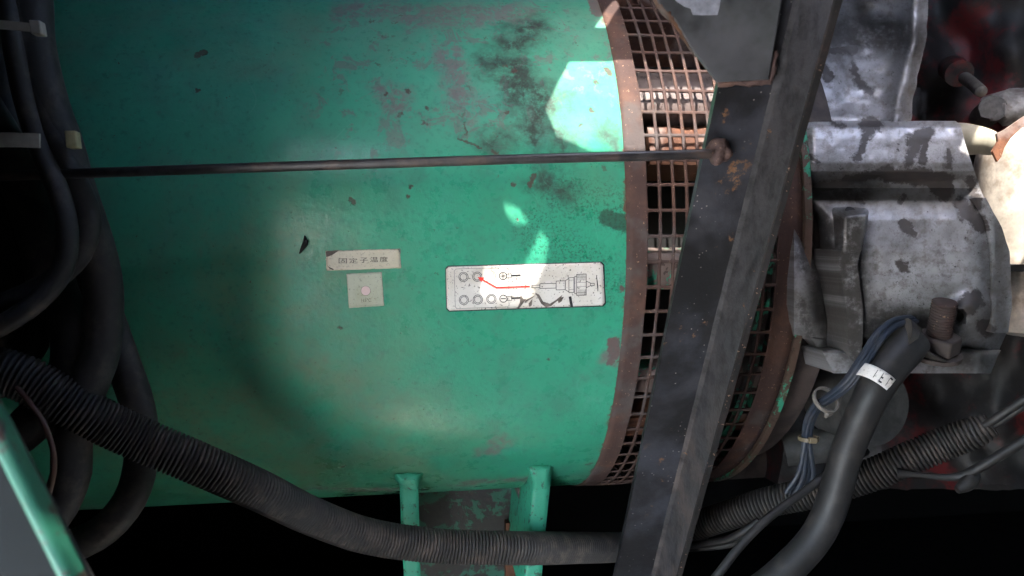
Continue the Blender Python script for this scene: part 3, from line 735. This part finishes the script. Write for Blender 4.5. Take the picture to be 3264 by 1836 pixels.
# ------------------------------------------------------------------ black support frame
frame = thing('support_frame', 'black angle iron post with gusset plate and thin tie rod', 'steel frame', P(2060, 1960, .66))
C0, C1 = P(2590, -150, .385), P(2058, 1960, .655); t = (C1-C0).normalized()
nrm = Vector((-.02, -1, -.0)); nrm = (nrm-t*nrm.dot(t)).normalized(); w = t.cross(nrm).normalized()
if w.x > 0: w = -w
TK = .0045; WL, LL = .0345, .034
prof = [(-TK, -TK), (WL, -TK), (WL, 0), (.004, 0), (.0012, .0012), (0, .004), (0, LL), (-TK, LL)]
def bar(prof_ids, name, mat, closed=True, seg=60, lab=None):
    vs, fs = [], []; n = len(prof_ids)
    for j in range(seg+1):
        c = C0.lerp(C1, j/seg)
        for (a, b) in prof_ids:
            wb = .0005*noise.noise(Vector((a*200, b*200, j*.5)))
            vs.append(c+w*(a+wb)+nrm*(b+wb))
    for j in range(seg):
        for i in range(n): i2 = (i+1) % n; fs.append((j*n+i, j*n+i2, (j+1)*n+i2, (j+1)*n+i))
    fs += [tuple(range(n)), tuple(range(seg*n, seg*n+n))]
    return obj(name, vs, fs, mat, frame, True, None, lab, 35)
bar([(-TK, -TK), (WL, -TK), (WL, 0), (.0005, 0), (-TK, 0)], 'angle_front_leg', M_BLACK)
bar([(-TK, .0002), (.004, .0002), (.0012, .0014), (0, .0045), (0, LL), (-TK, LL)], 'angle_side_leg', M_FLANGE, lab='dirty side leg with pinkish rust streaks')
bar([(-TK, LL+.0001), (0, LL+.0001), (-.0004, LL+.0012), (-TK+.0004, LL+.0012)], 'leg_edge', mat_rust('dark_cut_edge', (0.010, 0.009, 0.009), (0.026, 0.02, 0.018), (0.022, 0.02, 0.02)), lab='dark chipped cut edge')
# gusset plate
gp = [(2050, -160), (2090, -10), (2098, 12), (2120, 38), (2150, 62), (2166, 90), (2210, 165), (2285, 264), (2452, 256), (2478, 100), (2520, -160)]
def on_face(px, py, off):                 # on the front leg's plane, off metres in front of it
    v = ray(px, py); return v*((C0+nrm*off).dot(nrm)/v.dot(nrm))
v, f = prism([on_face(px, py, .0085) for px, py in gp], -nrm*.006)
gus = bevel_mod(obj('gusset_plate', v, f, mat_plain('worn_grey_plate', (0.034, 0.036, 0.036), .5, .6, 26, .5, .45, (0.075, 0.075, 0.08)), frame, True, None, None, 35), .0008, 2)
def lumpy_line(name, pts, rad, par, mat, seedz):
    mb = MB(); tube(mb, pts, rad, .002, 10)
    o = mb.build(name, mat, par, sharp=70)
    for v_ in o.data.vertices: v_.co += Vector((noise.noise(v_.co*350+Vector((seedz, 0, 0))), noise.noise(v_.co*350), noise.noise(v_.co*350+Vector((0, seedz, 0)))))*.0013
    return o
lumpy_line('weld_bead', [on_face(2285+i*24, 266-i*1.5+3*math.sin(i*2), .0035) for i in range(8)], [.0012, .002, .0022, .0018, .0024, .0028, .003, .002], gus, M_WELD, 1)
lumpy_line('weld_bead', [on_face(px, py, .004) for px, py in ((2452, 256), (2462, 205), (2470, 160))], [.002, .003, .0012], gus, M_WELD, 2)
lumpy_line('rusty_edge', [on_face(px, py, .0062) for px, py in ((2080, -30), (2095, 0), (2118, 34), (2148, 58), (2164, 88), (2190, 135), (2212, 170))], [.0018, .002, .0023, .002, .0018, .0014, .0008], gus, mat_rust('orange_rust', (0.06, 0.032, 0.02), (0.15, 0.07, 0.035), (0.10, .085, .075)), 3)
# bare grey patch on the gusset
pp = [(2150, -20), (2152, 6), (2180, 22), (2205, 28), (2212, 48), (2240, 52), (2258, 46), (2290, 50), (2292, 20), (2300, -20)]
v, f = prism([on_face(px+random.uniform(-4, 4), py+random.uniform(-4, 4), .0087) for px, py in pp], -nrm*.0003)
obj('bare_patch', v, f, mat_plain('bare_grey_metal', (0.20, 0.205, 0.23), .5, .25, 120), gus, False)
# tie rod with its weld
mb = MB(); rod_d = .43
tube(mb, [P(-500, 580, .405), P(-120, 565, .408), P(600, 541, .418), P(1500, 512, .425), P(2000, 498, .424), P(2265, 490, .424)], .00275, .01, 16)
rod = mb.build('tie_rod', mat_plain('black_rod_paint', (0.020, 0.018, 0.019), .4, .6, 90, .3, .5, (0.07, 0.045, 0.035)), frame)
vs, fs = [], []; cen = on_face(2292, 482, .004); NS, NL = 44, 30
for j in range(NL+1):
    ph = math.pi*j/NL
    for i in range(NS):
        a = 2*math.pi*i/NS; d_ = Vector((math.sin(ph)*math.cos(a)*.0072, -math.cos(ph)*.0065, math.sin(ph)*math.sin(a)*.0070))
        vs.append(cen+d_*(1+.30*noise.noise(d_*190+Vector((3, 1, 7)))+.10*noise.noise(d_*520)+.05*noise.noise(d_*1300)))
for j in range(NL):
    for i in range(NS): fs.append((j*NS+i, j*NS+(i+1) % NS, (j+1)*NS+(i+1) % NS, (j+1)*NS+i))
obj('weld_blob', vs, fs, M_WELD, rod, True, None, 'rust brown weld blob joining rod to post')

# ------------------------------------------------------------------ engine end
eng = thing('engine', 'dirty silver and red engine end with bolted flywheel housing', 'engine', (.55, .7, -.56))
def d_body(x, y):
    d = interp([(385, .582), (392, .556), (405, .545), (440, .540), (520, .534), (548, .535), (575, .553), (600, .556), (640, .546), (700, .536), (800, .529), (900, .528), (980, .532), (1030, .540), (1070, .552), (1110, .566), (1190, .572)], y)
    x0 = interp([(385, 2560), (560, 2545), (620, 2575), (700, 2630), (760, 2645), (900, 2680), (1000, 2700), (1190, 2745)], y)
    if y > 600:                               # valley left of the rib
        k_ = sm(600, 720, y); v_ = math.exp(-((x-(x0-45))/38)**2); d += .03*k_*v_*(1-sm(1080, 1180, y)*.5)
    if y > 1000: d += .010*sm(2770, 2800, x)*(1-sm(3000, 3040, x))*sm(1000, 1050, y)
    d += .05*sm(3060, 3240, x)**2
    boss = math.exp(-(((x-3095)/75)**2+((y-1015)/75)**2)**2); d -= .016*boss
    hole = sm(26, 18, math.hypot((x-3060)*1.25, y-1010)); d += .02*hole
    d += .012*sm(2600, 2545, x)*(1-sm(600, 700, y))
    return d
d_house = d_body
hl = [(385, 2575), (500, 2545), (600, 2530), (760, 2532), (1000, 2532), (1075, 2530), (1083, 2590), (1190, 2655)]
hr = [(385, 3045), (400, 3062), (480, 3085), (590, 3120), (650, 3145), (720, 3190), (800, 3215), (980, 3222), (1060, 3210), (1170, 3160), (1190, 3150)]
house = relief('flywheel_housing', hl, hr, 385, 1188, 150, 130, d_house, .72, M_CAST, eng, .0007, 'silver painted casting with peeled dark patches')
# bolt hole in the lug
def disc_obj(name, c, n, r, mat, par, depth=.004, seg=20, r2=None):
    n = n.normalized(); a = n.orthogonal().normalized(); b = n.cross(a); r2 = r if r2 is None else r2
    vs = [c+(a*math.cos(2*math.pi*i/seg)+b*math.sin(2*math.pi*i/seg))*r for i in range(seg)]+[c-n*depth+(a*math.cos(2*math.pi*i/seg)+b*math.sin(2*math.pi*i/seg))*r2 for i in range(seg)]
    fs = [tuple(range(seg)), tuple(range(2*seg-1, seg-1, -1))]+[(i, (i+1) % seg, seg+(i+1) % seg, seg+i) for i in range(seg)]
    return obj(name, vs, fs, mat, par, True, None, None, 35)
d0 = .506
lv = [P(2690, 690, d0), P(2765, 681, d0), P(2744, 805, d0+.008), P(2686, 810, d0+.008), P(2640, 658, d0+.045), P(2690, 644, d0+.045), P(2772, 664, d0+.04), P(2640, 815, d0+.045), P(2755, 800, d0+.045)]
luv = [(x/1000, y/1000) for x, y in ((2690, 690), (2765, 681), (2744, 805), (2686, 810), (2640, 658), (2690, 644), (2772, 664), (2640, 815), (2755, 800))]
bevel_mod(obj('mounting_lug', lv, [(0, 1, 2, 3), (0, 4, 5, 6, 1), (4, 0, 3, 7), (1, 6, 8, 2), (3, 2, 8, 7), (4, 7, 8, 6, 5)], M_CAST, house, True, luv, None, 30), .0025, 3)
relief('rib', [(795, 2684), (840, 2672), (900, 2684), (1000, 2700), (1090, 2702), (1165, 2712)], [(795, 2745), (840, 2732), (900, 2740), (1000, 2752), (1090, 2750), (1165, 2742)], 795, 1165, 40, 8,
       lambda x, y: interp([(795, .514), (840, .519), (1000, .527), (1090, .538), (1165, .552)], y), .57, M_CAST, house, .0006)
relief('lower_flange', [(1116, 2618), (1190, 2657)], [(1116, 3190), (1190, 3158)], 1116, 1190, 14, 90, lambda x, y: .549+.004*sm(1125, 1116, y)+.03*sm(3080, 3190, x)**2, .66, M_CAST, house, .0008)
relief('end_flange', [(630, 3108), (720, 3152), (900, 3166), (1060, 3160)], [(630, 3142), (720, 3192), (800, 3218), (980, 3226), (1060, 3214)], 630, 1060, 50, 10, lambda x, y: .541+.020*sm(3160, 3226, x), .64, M_CAST, house, .0008)
disc_obj('bolt_hole', P(2712, 668, d0+.020), Vector((0, -.62, .78)), .0034, M_DARK, house, .0015)
# bell housing above
def d_neck(x, y):
    e = interp([(0, 2955), (130, 2950), (230, 2925), (320, 2905), (390, 2900)], y)
    d = .60+.03*sm(300, 60, y)-.012*sm(330, 385, y)
    d += .03*math.sin(math.pi*min(1, max(0, (x-2600)/330)))*sm(380, 200, y)
    d -= .016*math.exp(-((x-e+45)/30)**2); d += .02*sm(e-25, e, x)
    d += .035*math.exp(-(((x-2760)/110)**2+((y-20)/60)**2))
    return d
relief('bell_housing', [(-120, 2560), (400, 2500)], [(-120, 2960), (0, 2957), (130, 2952), (230, 2927), (320, 2907), (400, 2902)], -120, 398, 70, 60, d_neck, .78, M_CAST, eng, .0025, 'dull grey neck of the bell housing')
# left strip of adaptor ring between screen and casting
ring(XF+.006, XF+.040, .6*R, .93*R, M_BROWN, 'adaptor_ring', eng)
# red engine block behind
def d_blk(x, y): return .80+.03*noise.noise(Vector((x*.006, y*.006, 0)))-.05*sm(2980, 3250, x)
relief('engine_block', [(-150, 2800), (1700, 2450)], [(-150, 3500), (1700, 3500)], -150, 1560, 60, 50, d_blk, .98, M_ENG, eng, .006, 'dark red painted engine block under oily soot')
# stud and bosses at upper right
M_STUD = mat_plain('dull_stud_steel', (0.08, 0.075, 0.072), .45, .4, 120, .4)
mb = MB(); tube(mb, [P(3070, 245, .76), P(3100, 268, .73), P(3128, 292, .70)], [.0058, .0055, .0052], .0015, 18, lambda s, a: 1+.05*math.cos(s/.0024*2*math.pi))
st = mb.build('threaded_stud', M_STUD, eng, sharp=80)
disc_obj('stud_boss', P(3058, 235, .755), (P(3100, 268, .73)-P(3070, 245, .76)), .013, M_ENG, eng, .03)
def d_dome(x, y):
    q = min(1, ((x-3290)/190)**2+((y-345)/92)**2); return .80-.07*math.sqrt(1-q)-.008*math.exp(-((x-3200)/14)**2)
dome = relief('pipe_casting', [(262, 3260), (290, 3200), (330, 3165), (370, 3160), (420, 3200), (432, 3250)], [(262, 3480), (432, 3480)], 262, 420, 36, 40, d_dome, .80, mat_plain('pale_aluminium', (0.36, 0.345, 0.33), .5, .3, 80, .5, .4, (0.13, .09, .075)), eng, .003)
disc_obj('bolt_head', P(3165, 345, .735), Vector((-.45, -1, .15)), .0125, M_STUD, dome, .03, 28)
disc_obj('bolt_head', P(3150, 352, .724), Vector((-.45, -1, .15)), .0085, M_STUD, dome, .02, 6)
# pale filter canister at the right edge
M_CANI = mat_plain('cream_canister_paint', (0.62, 0.55, 0.46), .55, .25, 60, .4, .4, (0.30, 0.22, 0.16))
cx, cyy_ = PY(3150, 700, .625).x+.058, .625
mb = MB(); vs = []; fs = []; zt, zb = PY(3300, 395, .61).z, PY(3300, 1075, .61).z; S = 48
prof2 = [(0, zt), (.028, zt-.001), (.045, zt-.006), (.056, zt-.018), (.058, zt-.03), (.058, zb+.02), (.055, zb+.006), (.03, zb), (0, zb)]
for r_, z_ in prof2:
    for i in range(S): a = 2*math.pi*i/S; vs.append(Vector((cx+max(r_, .0004)*math.cos(a), cyy_+max(r_, .0004)*math.sin(a), z_)))
for j in range(len(prof2)-1):
    for i in range(S): fs.append((j*S+i, j*S+(i+1) % S, (j+1)*S+(i+1) % S, (j+1)*S+i))
obj('filter_canister', vs, fs, M_CANI, eng, True, None, 'cream filter canister in bright sun', 60)
mb = MB(); tube(mb, [P(3020, 442, .60), P(3070, 444, .60), P(3130, 450, .598), P(3168, 462, .596), P(3185, 466, .596)], [.0125, .0125, .0105, .0085, .004], .002, 24)
mb.build('cone_cap', mat_plain('beige_plastic', (0.33, 0.30, 0.23), .55, .15, 60), eng)
slab('sun_blocker_plate', (.415, .585, -.034), (.522, .70, -.028), M_DARK, eng)  # added dark plate, stops sun leaking between housing and canister
tab = [(3330, 335), (3262, 372), (3205, 412), (3178, 425), (3182, 450), (3164, 482), (3180, 515), (3192, 500), (3202, 470), (3222, 440), (3264, 402), (3330, 362)]
v, f = prism([P(px, py, .575) for px, py in tab], FWD*.0025)
obj('bracket_tab', v, f, M_RUSTCAST, eng, False)
# ledge, round cover and pipe under the housing
disc_obj('round_cover', P(2790, 1300, .66), Vector((.1, -1, 0)), .034, mat_plain('grey_cover', (0.07, 0.067, 0.064), .6, .4, 60, .4), eng, .05, 40, .036)
mb = MB(); tube(mb, [P(2500, 1435, .71), P(2640, 1420, .70), P(2790, 1415, .695)], .0155, .01, 24)
mb.build('drain_pipe', mat_plain('grey_pipe', (0.07, 0.067, 0.064), .6, .4, 50, .4), eng)
v, f = prism([PY(2280, 1460, .78), PY(2560, 1410, .78), PY(3100, 1370, .78), PY(3100, 1480, .78), PY(2300, 1530, .78)], Vector((0, .1, 0)))
obj('sump_rail', v, f, M_BROWN, eng, False)
# threaded stud with nut on the housing
ax = (P(2995, 1105, .53)-P(3012, 962, .515)); top = P(3012, 962, .512); bot = P(2990, 1085, .522)
mb = MB(); tube(mb, [top, top.lerp(bot, .5), bot], .0078, .0006, 20, lambda s, a: 1+.055*math.cos(s/.0019*2*math.pi+a))
stud = mb.build('terminal_stud', mat_rust('rusty_thread', (0.040, 0.021, 0.018), (0.07, 0.036, 0.028), (0.04, 0.03, 0.027)), eng, sharp=80)
axn = (bot-top).normalized(); a_ = axn.orthogonal().normalized(); b_ = axn.cross(a_)
def hexp(c, r): return [c+(a_*math.cos(math.pi/3*i+.35)+b_*math.sin(math.pi/3*i+.35))*r for i in range(6)]
nc = bot+axn*.0
v, f = prism(hexp(nc-axn*.004, .0145), axn*.012); bevel_mod(obj('nut', v, f, M_BROWN, stud, True, None, None, 30), .0012)
disc_obj('washer', nc+axn*.009, -axn, .0165, M_BROWN, stud, .003, 28)

# ------------------------------------------------------------------ battery cable with lug and marker
bat = thing('battery_cable', 'thick smooth black battery cable with crimp lug and white number sleeve', 'cable', P(2520, 1830, .52))
cp = [(2905, 1085, .512), (2880, 1118, .508), (2835, 1170, .502), (2790, 1240, .498), (2745, 1330, .500), (2700, 1440, .505), (2672, 1540, .508), (2635, 1650, .510), (2580, 1740, .510), (2480, 1840, .508), (2400, 1900, .505), (2250, 1990, .50)]
cr = [.0122, .0122, .0120, .0110, .0106, .0104, .0104, .0105, .0106, .0107, .0108, .0108]
mb = MB(); tube(mb, [P(*q) for q in cp], cr, .004, 28, wob=.02); mb.build('cable_jacket', M_BIG, bat)
mb = MB(); c0 = P(2900, 1075, .508); dr = (P(2995, 1120, .522)-c0).normalized()
vs = []; fs = []; NSg = 12
up_ = UP; sd = dr.cross(up_).normalized(); up2 = sd.cross(dr).normalized()
for (tt, hw, hh, sh) in ((-.006, .0118, .0118, 0), (.006, .0118, .010, 0), (.010, .0125, .005, -.003), (.016, .0135, .0022, -.006), (.036, .0135, .0020, -.006)):
    for i in range(NSg):
        a = 2*math.pi*i/NSg; vs.append(c0+dr*tt+FWD*(math.cos(a)*hw*.8)+up2*(math.sin(a)*hh+sh))
for j in range(4):
    for i in range(NSg): fs.append((j*NSg+i, j*NSg+(i+1) % NSg, (j+1)*NSg+(i+1) % NSg, (j+1)*NSg+i))
fs += [tuple(range(NSg)), tuple(range(4*NSg, 5*NSg))]
obj('crimp_lug', vs, fs, mat_plain('tarnished_lug', (0.045, 0.040, 0.036), .45, .4, 90, .4), bat, True, None, None, 40)
# white sleeve
sa, sb = P(2803, 1192, .499), P(2779, 1228, .498); sax = (sb-sa).normalized()
mb = MB(); tube(mb, [sa, sa.lerp(sb, .5), sb], [.0121, .0121, .0118], .002, 32, cap=False); slv = mb.build('marker_sleeve', mat_paper('dusty_white_sleeve', (0.62, 0.58, 0.54), (0.45, 0.40, 0.35), .5), bat)
mm = slv.modifiers.new('solidify', 'SOLIDIFY'); mm.thickness = .0008; mm.offset = -1
mb = MB(); mid = sa.lerp(sb, .5); e1 = (-FWD-sax*(-FWD).dot(sax)).normalized(); e2 = sax.cross(e1)
def sl(ang, tt, rr=.01225): return mid+(e1*math.cos(ang)+e2*math.sin(ang))*rr+sax*tt
for i, (aa, strokes) in enumerate(((-.62, [((0, -.5), (0, .5))]), (-.22, [((-.6, -.5), (.5, -.5)), ((.5, -.5), (.5, .5))]), (.2, [((-.5, .5), (.5, .5)), ((.5, -.5), (.5, .5)), ((-.2, 0), (.5, 0))]), (.6, [((0, -.5), (0, .5))]))):
    for (p, q) in strokes:
        L = math.dist(p, q); wx, wy = -(q[1]-p[1])/L*.10, (q[0]-p[0])/L*.10
        pts = [(p[0]+wx, p[1]+wy), (q[0]+wx, q[1]+wy), (q[0]-wx, q[1]-wy), (p[0]-wx, p[1]-wy)]
        mb.add([sl(aa+x*.17, y*.006) for x, y in pts], [(0, 1, 2, 3)])
mb.build('sleeve_print', M_INK, slv, False)

# ------------------------------------------------------------------ blue wire bundle with ties
wires = [(0, 0, 'upper'), (9, 6, 'mid'), (17, 14, 'low'), (-8, 4, 'x'), (4, 16, 'y')]
base = [(2905, 1012, .516), (2850, 1020, .508), (2800, 1060, .502), (2755, 1130, .500), (2700, 1210, .505), (2640, 1262, .52), (2600, 1290, .535), (2575, 1340, .55), (2568, 1395, .555)]
tails = [[(2560, 1450, .556), (2545, 1510, .56), (2505, 1572, .565)], [(2568, 1450, .556), (2560, 1520, .56), (2530, 1580, .565)], [(2585, 1450, .556), (2592, 1510, .56), (2575, 1570, .565)],
         [(2562, 1440, .558), (2552, 1500, .562), (2518, 1570, .57)], [(2578, 1450, .558), (2575, 1510, .562), (2548, 1580, .57)]]
lab = ['dark blue wire lying outermost in the thin bundle beside the battery cable', 'dark blue wire in the middle of the thin tied bundle', 'dark blue wire running closest along the battery cable jacket',
       'dark blue wire fanning furthest toward the conduit below the lower tie', 'dark blue wire hanging straightest below the lower tie']
for i, (ox, oy, _) in enumerate(wires):
    mb = MB(); pts = []
    for j, (x, y, d_) in enumerate(base):
        k_ = 1 if j < 5 else .75
        pts.append(P(x+ox*k_, y+oy*k_, d_+.002*(i % 2)))
    pts += [P(*q) for q in tails[i]]
    tube(mb, pts, .0019, .004, 10); tag(mb.build('blue_wire', M_BLUE), lab[i], 'wire', 'thin blue wires beside the battery cable')
def tie_ring(c, ax, r, w_, mat, head, name='cable_tie'):
    ax = ax.normalized(); a = ax.orthogonal().normalized(); b = ax.cross(a); mb = MB(); vs = []; fs = []; S = 28
    for i in range(S):
        q = 2*math.pi*i/S; e = a*math.cos(q)+b*math.sin(q)
        for rr, tt in ((r, -w_), (r, w_), (r+.0012, w_), (r+.0012, -w_)): vs.append(c+e*rr+ax*tt)
    for i in range(S):
        for j in range(4): fs.append((i*4+j, i*4+(j+1) % 4, ((i+1) % S)*4+(j+1) % 4, ((i+1) % S)*4+j))
    mb.add(vs, fs); o = thing(name, 'x', 'cable tie', c)
    mb.build('strap', mat, o, sharp=40)
    v, f = box_pts(c+head, ax*w_*1.5, ax.cross(head).normalized()*.0028, head.normalized()*.002); bevel_mod(obj('tie_head', v, f, mat, o, True, None, None, 30), .0006)
    return o
o = tie_ring(P(2632, 1275, .528), P(2690, 1225, .51)-P(2600, 1290, .535), .0085, .0014, mat_plain('dirty_nylon', (0.13, 0.115, 0.10), .5, .3), -UP*.0095+RIGHT*.002); o['label'] = 'pale cable tie looped loosely where the blue wires bend down'; o['group'] = 'cable ties on the blue wires'
o = tie_ring(P(2577, 1397, .556), Vector((0, 0, 1)), .0062, .0014, mat_plain('brown_nylon', (0.13, 0.10, 0.06), .5, .2), -FWD*.0075); o['label'] = 'brown cable tie tight around the hanging blue wires'; o['group'] = 'cable ties on the blue wires'

# ------------------------------------------------------------------ corrugated conduits
def corr(pitch, amp, slit=None):
    def pr(s, a):
        v_ = amp*(0, .85, 1, .85)[int(round(s/pitch*4)) % 4]
        e = 1+v_
        if slit is not None:
            q = (a-slit) % (2*math.pi); e *= 1+.14*(1-q/(2*math.pi))-.07
        return e
    return pr
mb = MB()
hp = [(-220, 1120, .405), (-60, 1165, .41), (80, 1205, .415), (250, 1300, .425), (420, 1385, .44), (640, 1478, .455), (830, 1562, .48), (1000, 1645, .52), (1180, 1708, .55), (1400, 1738, .572), (1650, 1745, .59), (1850, 1744, .635), (1970, 1742, .675), (2080, 1730, .70), (2240, 1690, .71)]
tube(mb, [P(*q) for q in hp], .0100, .00065, 26, corr(.0026, .25, 2.0))
tag(mb.build('corrugated_conduit', M_HOSE, sharp=60), 'long split corrugated conduit sagging across the lower front of the drum', 'conduit')
mb = MB()
hp = [(2130, 1700, .70), (2230, 1672, .68), (2330, 1640, .66), (2450, 1600, .64), (2600, 1568, .62), (2760, 1520, .60), (2900, 1460, .585), (3020, 1410, .575), (3110, 1375, .565), (3160, 1352, .56)]
tube(mb, [P(*q) for q in hp], [.0104]*8+[.0094, .0072], .0008, 24, corr(.0032, .22))
tag(mb.build('corrugated_conduit', M_HOSE, sharp=60), 'corrugated conduit rising behind the battery cable below the engine', 'conduit')

# ------------------------------------------------------------------ loose thin cables, lower right
def cable(name, pts, r, lab, mat=M_BIG, step=.005, seg=14, cat='cable', group=None, wob=.0):
    mb = MB(); tube(mb, [P(*q) for q in pts], r, step, seg, wob=wob); return tag(mb.build(name, mat), lab, cat, group)
cable('thin_cable', [(2230, 1900, .52), (2290, 1830, .52), (2360, 1740, .525), (2450, 1650, .53), (2560, 1570, .54), (2640, 1510, .55), (2760, 1440, .60)], .0030, 'thin black cable crossing in front of the rising conduit')
cable('thin_cable', [(2130, 1745, .69), (2230, 1735, .665), (2310, 1722, .65), (2360, 1700, .64), (2420, 1660, .635)], .0032, 'short dark wire tail leaving the conduit behind the post')
cable('thin_cable', [(2130, 1752, .70), (2220, 1748, .67), (2320, 1738, .655), (2380, 1712, .645), (2440, 1650, .64)], .0026, 'thinner dark wire tail below the conduit behind the post')
cable('thin_cable', [(3120, 1368, .56), (3180, 1330, .55), (3264, 1275, .54), (3340, 1225, .53)], .0030, 'dark wire leaving the upper end of the rising conduit', wob=0)
cable('thin_cable', [(3110, 1385, .565), (3180, 1350, .555), (3240, 1310, .545), (3340, 1245, .54)], .0026, 'second dark wire leaving the upper end of the rising conduit')
cable('thin_cable', [(2860, 1508, .575), (2920, 1512, .57), (3010, 1522, .565), (3070, 1515, .56), (3140, 1480, .55), (3264, 1405, .54), (3350, 1350, .53)], [.0042, .0022, .0026, .0034, .0036, .0036, .0036], 'thin black cable with a small plug end near the rising conduit')
mb = MB(); tube(mb, [P(3050, 1562, .555), P(3078, 1545, .556), P(3100, 1522, .557), P(3112, 1505, .558)], [.0028, .0052, .0056, .003], .003, 12)
tag(mb.build('cable_connector', M_BIG), 'small dark connector hanging on the thin black cable', 'connector')

# ------------------------------------------------------------------ left cable bundle
L = [([(-30, -120, .40), (20, 0, .40), (45, 150, .40), (80, 320, .405), (130, 480, .41), (190, 620, .41), (215, 740, .41), (200, 860, .41), (120, 960, .405), (0, 1040, .40), (-120, 1090, .40)], .0055, 'dark cable looping outward from under both ties and back behind the conduit'),
     ([(40, -120, .405), (65, 0, .405), (80, 130, .405), (125, 300, .41), (190, 470, .415), (262, 620, .42), (285, 700, .42), (262, 800, .42), (180, 885, .415), (60, 950, .41), (-100, 1010, .41)], .0062, 'outer looping dark cable with a dusty rim beside the drum'),
     ([(85, -120, .41), (100, 0, .41), (108, 140, .41), (150, 320, .415), (200, 460, .42), (240, 600, .425), (300, 780, .43), (330, 930, .435), (320, 1120, .435), (262, 1280, .43), (230, 1420, .43), (225, 1520, .43), (170, 1640, .43), (60, 1730, .43), (-60, 1770, .43)], .0105, 'thick dark power cable hanging down and curling under at the drum end'),
     ([(140, 420, .45), (220, 620, .45), (270, 800, .455), (330, 980, .46), (390, 1150, .465), (440, 1300, .47), (452, 1440, .47), (420, 1580, .465), (330, 1690, .46), (200, 1750, .455), (40, 1790, .45)], .0098, 'outermost thick power cable sweeping round furthest over the drum'),
     ([(-80, 300, .425), (60, 560, .43), (130, 760, .435), (170, 900, .44), (230, 1080, .44), (215, 1200, .44), (120, 1330, .435), (10, 1420, .43), (-100, 1480, .43)], .0115, 'thick dark power cable bending back under the split conduit'),
     ([(-60, 200, .44), (10, 480, .445), (40, 700, .45), (60, 900, .45), (30, 1080, .445), (-60, 1240, .44)], .0125, 'thick black cable hanging deepest inside the bundle'),
     ([(-60, -120, .43), (-20, 100, .43), (20, 350, .435), (60, 560, .44), (110, 760, .44), (140, 960, .44), (90, 1120, .44), (-60, 1260, .44)], .0085, 'medium black cable half hidden behind the looping cables'),
     ([(120, -120, .412), (124, 0, .412), (120, 120, .414), (140, 260, .416), (185, 420, .42), (235, 560, .424), (270, 680, .43), (300, 840, .44)], .0042, 'thin dark cable along the outer side of both ties')]
for pts, r, lb in L:
    cable('power_cable', pts, r, lb, M_CABLE, .007, 18, group='dark cables bundled at the drum end')
cable('brown_wire', [(55, 1235, .40), (100, 1290, .395), (140, 1350, .393), (168, 1430, .393), (172, 1500, .395), (155, 1580, .40)], .0014, 'thin brown wire dangling below the split conduit', mat_plain('brown_wire_skin', (0.12, 0.06, 0.045), .5, .2), cat='wire')
def flat_tie(p0, p1, hw, head0, head1, hh, mat, hmat, lab):
    o = thing('cable_tie', lab, 'cable tie', p1, 'pale cable ties round the dark cables')
    mb = MB(); vs, fs = [], []; N = 12
    for i in range(N+1):
        s = i/N; c = p0.lerp(p1, s)-FWD*(.004*math.sin(math.pi*s))
        for u, q in ((-1, 0), (1, 0), (1, .0012), (-1, .0012)): vs.append(c+UP*hw*u+FWD*q)
    for i in range(N):
        for j in range(4): fs.append((i*4+j, i*4+(j+1) % 4, (i+1)*4+(j+1) % 4, (i+1)*4+j))
    fs += [(0, 1, 2, 3), (N*4, N*4+3, N*4+2, N*4+1)]
    mb.add(vs, fs); mb.build('strap', mat, o, sharp=40)
    c = head0.lerp(head1, .5); ax = head1-head0
    v, f = box_pts(c, ax/2, UP*hh+RIGHT*(-.0006), FWD*.0025); bevel_mod(obj('tie_head', v, f, hmat, o, True, None, None, 30), .0007)
    return o
flat_tie(P(-120, 82, .388), P(105, 88, .388), .0021, P(103, 90, .388), P(140, 92, .389), .0036, M_TIEW, M_TIEW, 'narrow whitish cable tie high on the dark cable bundle')
flat_tie(P(-120, 452, .387), P(125, 448, .387), .0036, P(215, 446, .408), P(252, 446, .409), .0046, M_TIEW, M_TIE, 'wide cable tie with yellow head round the dark cable bundle above the rod')
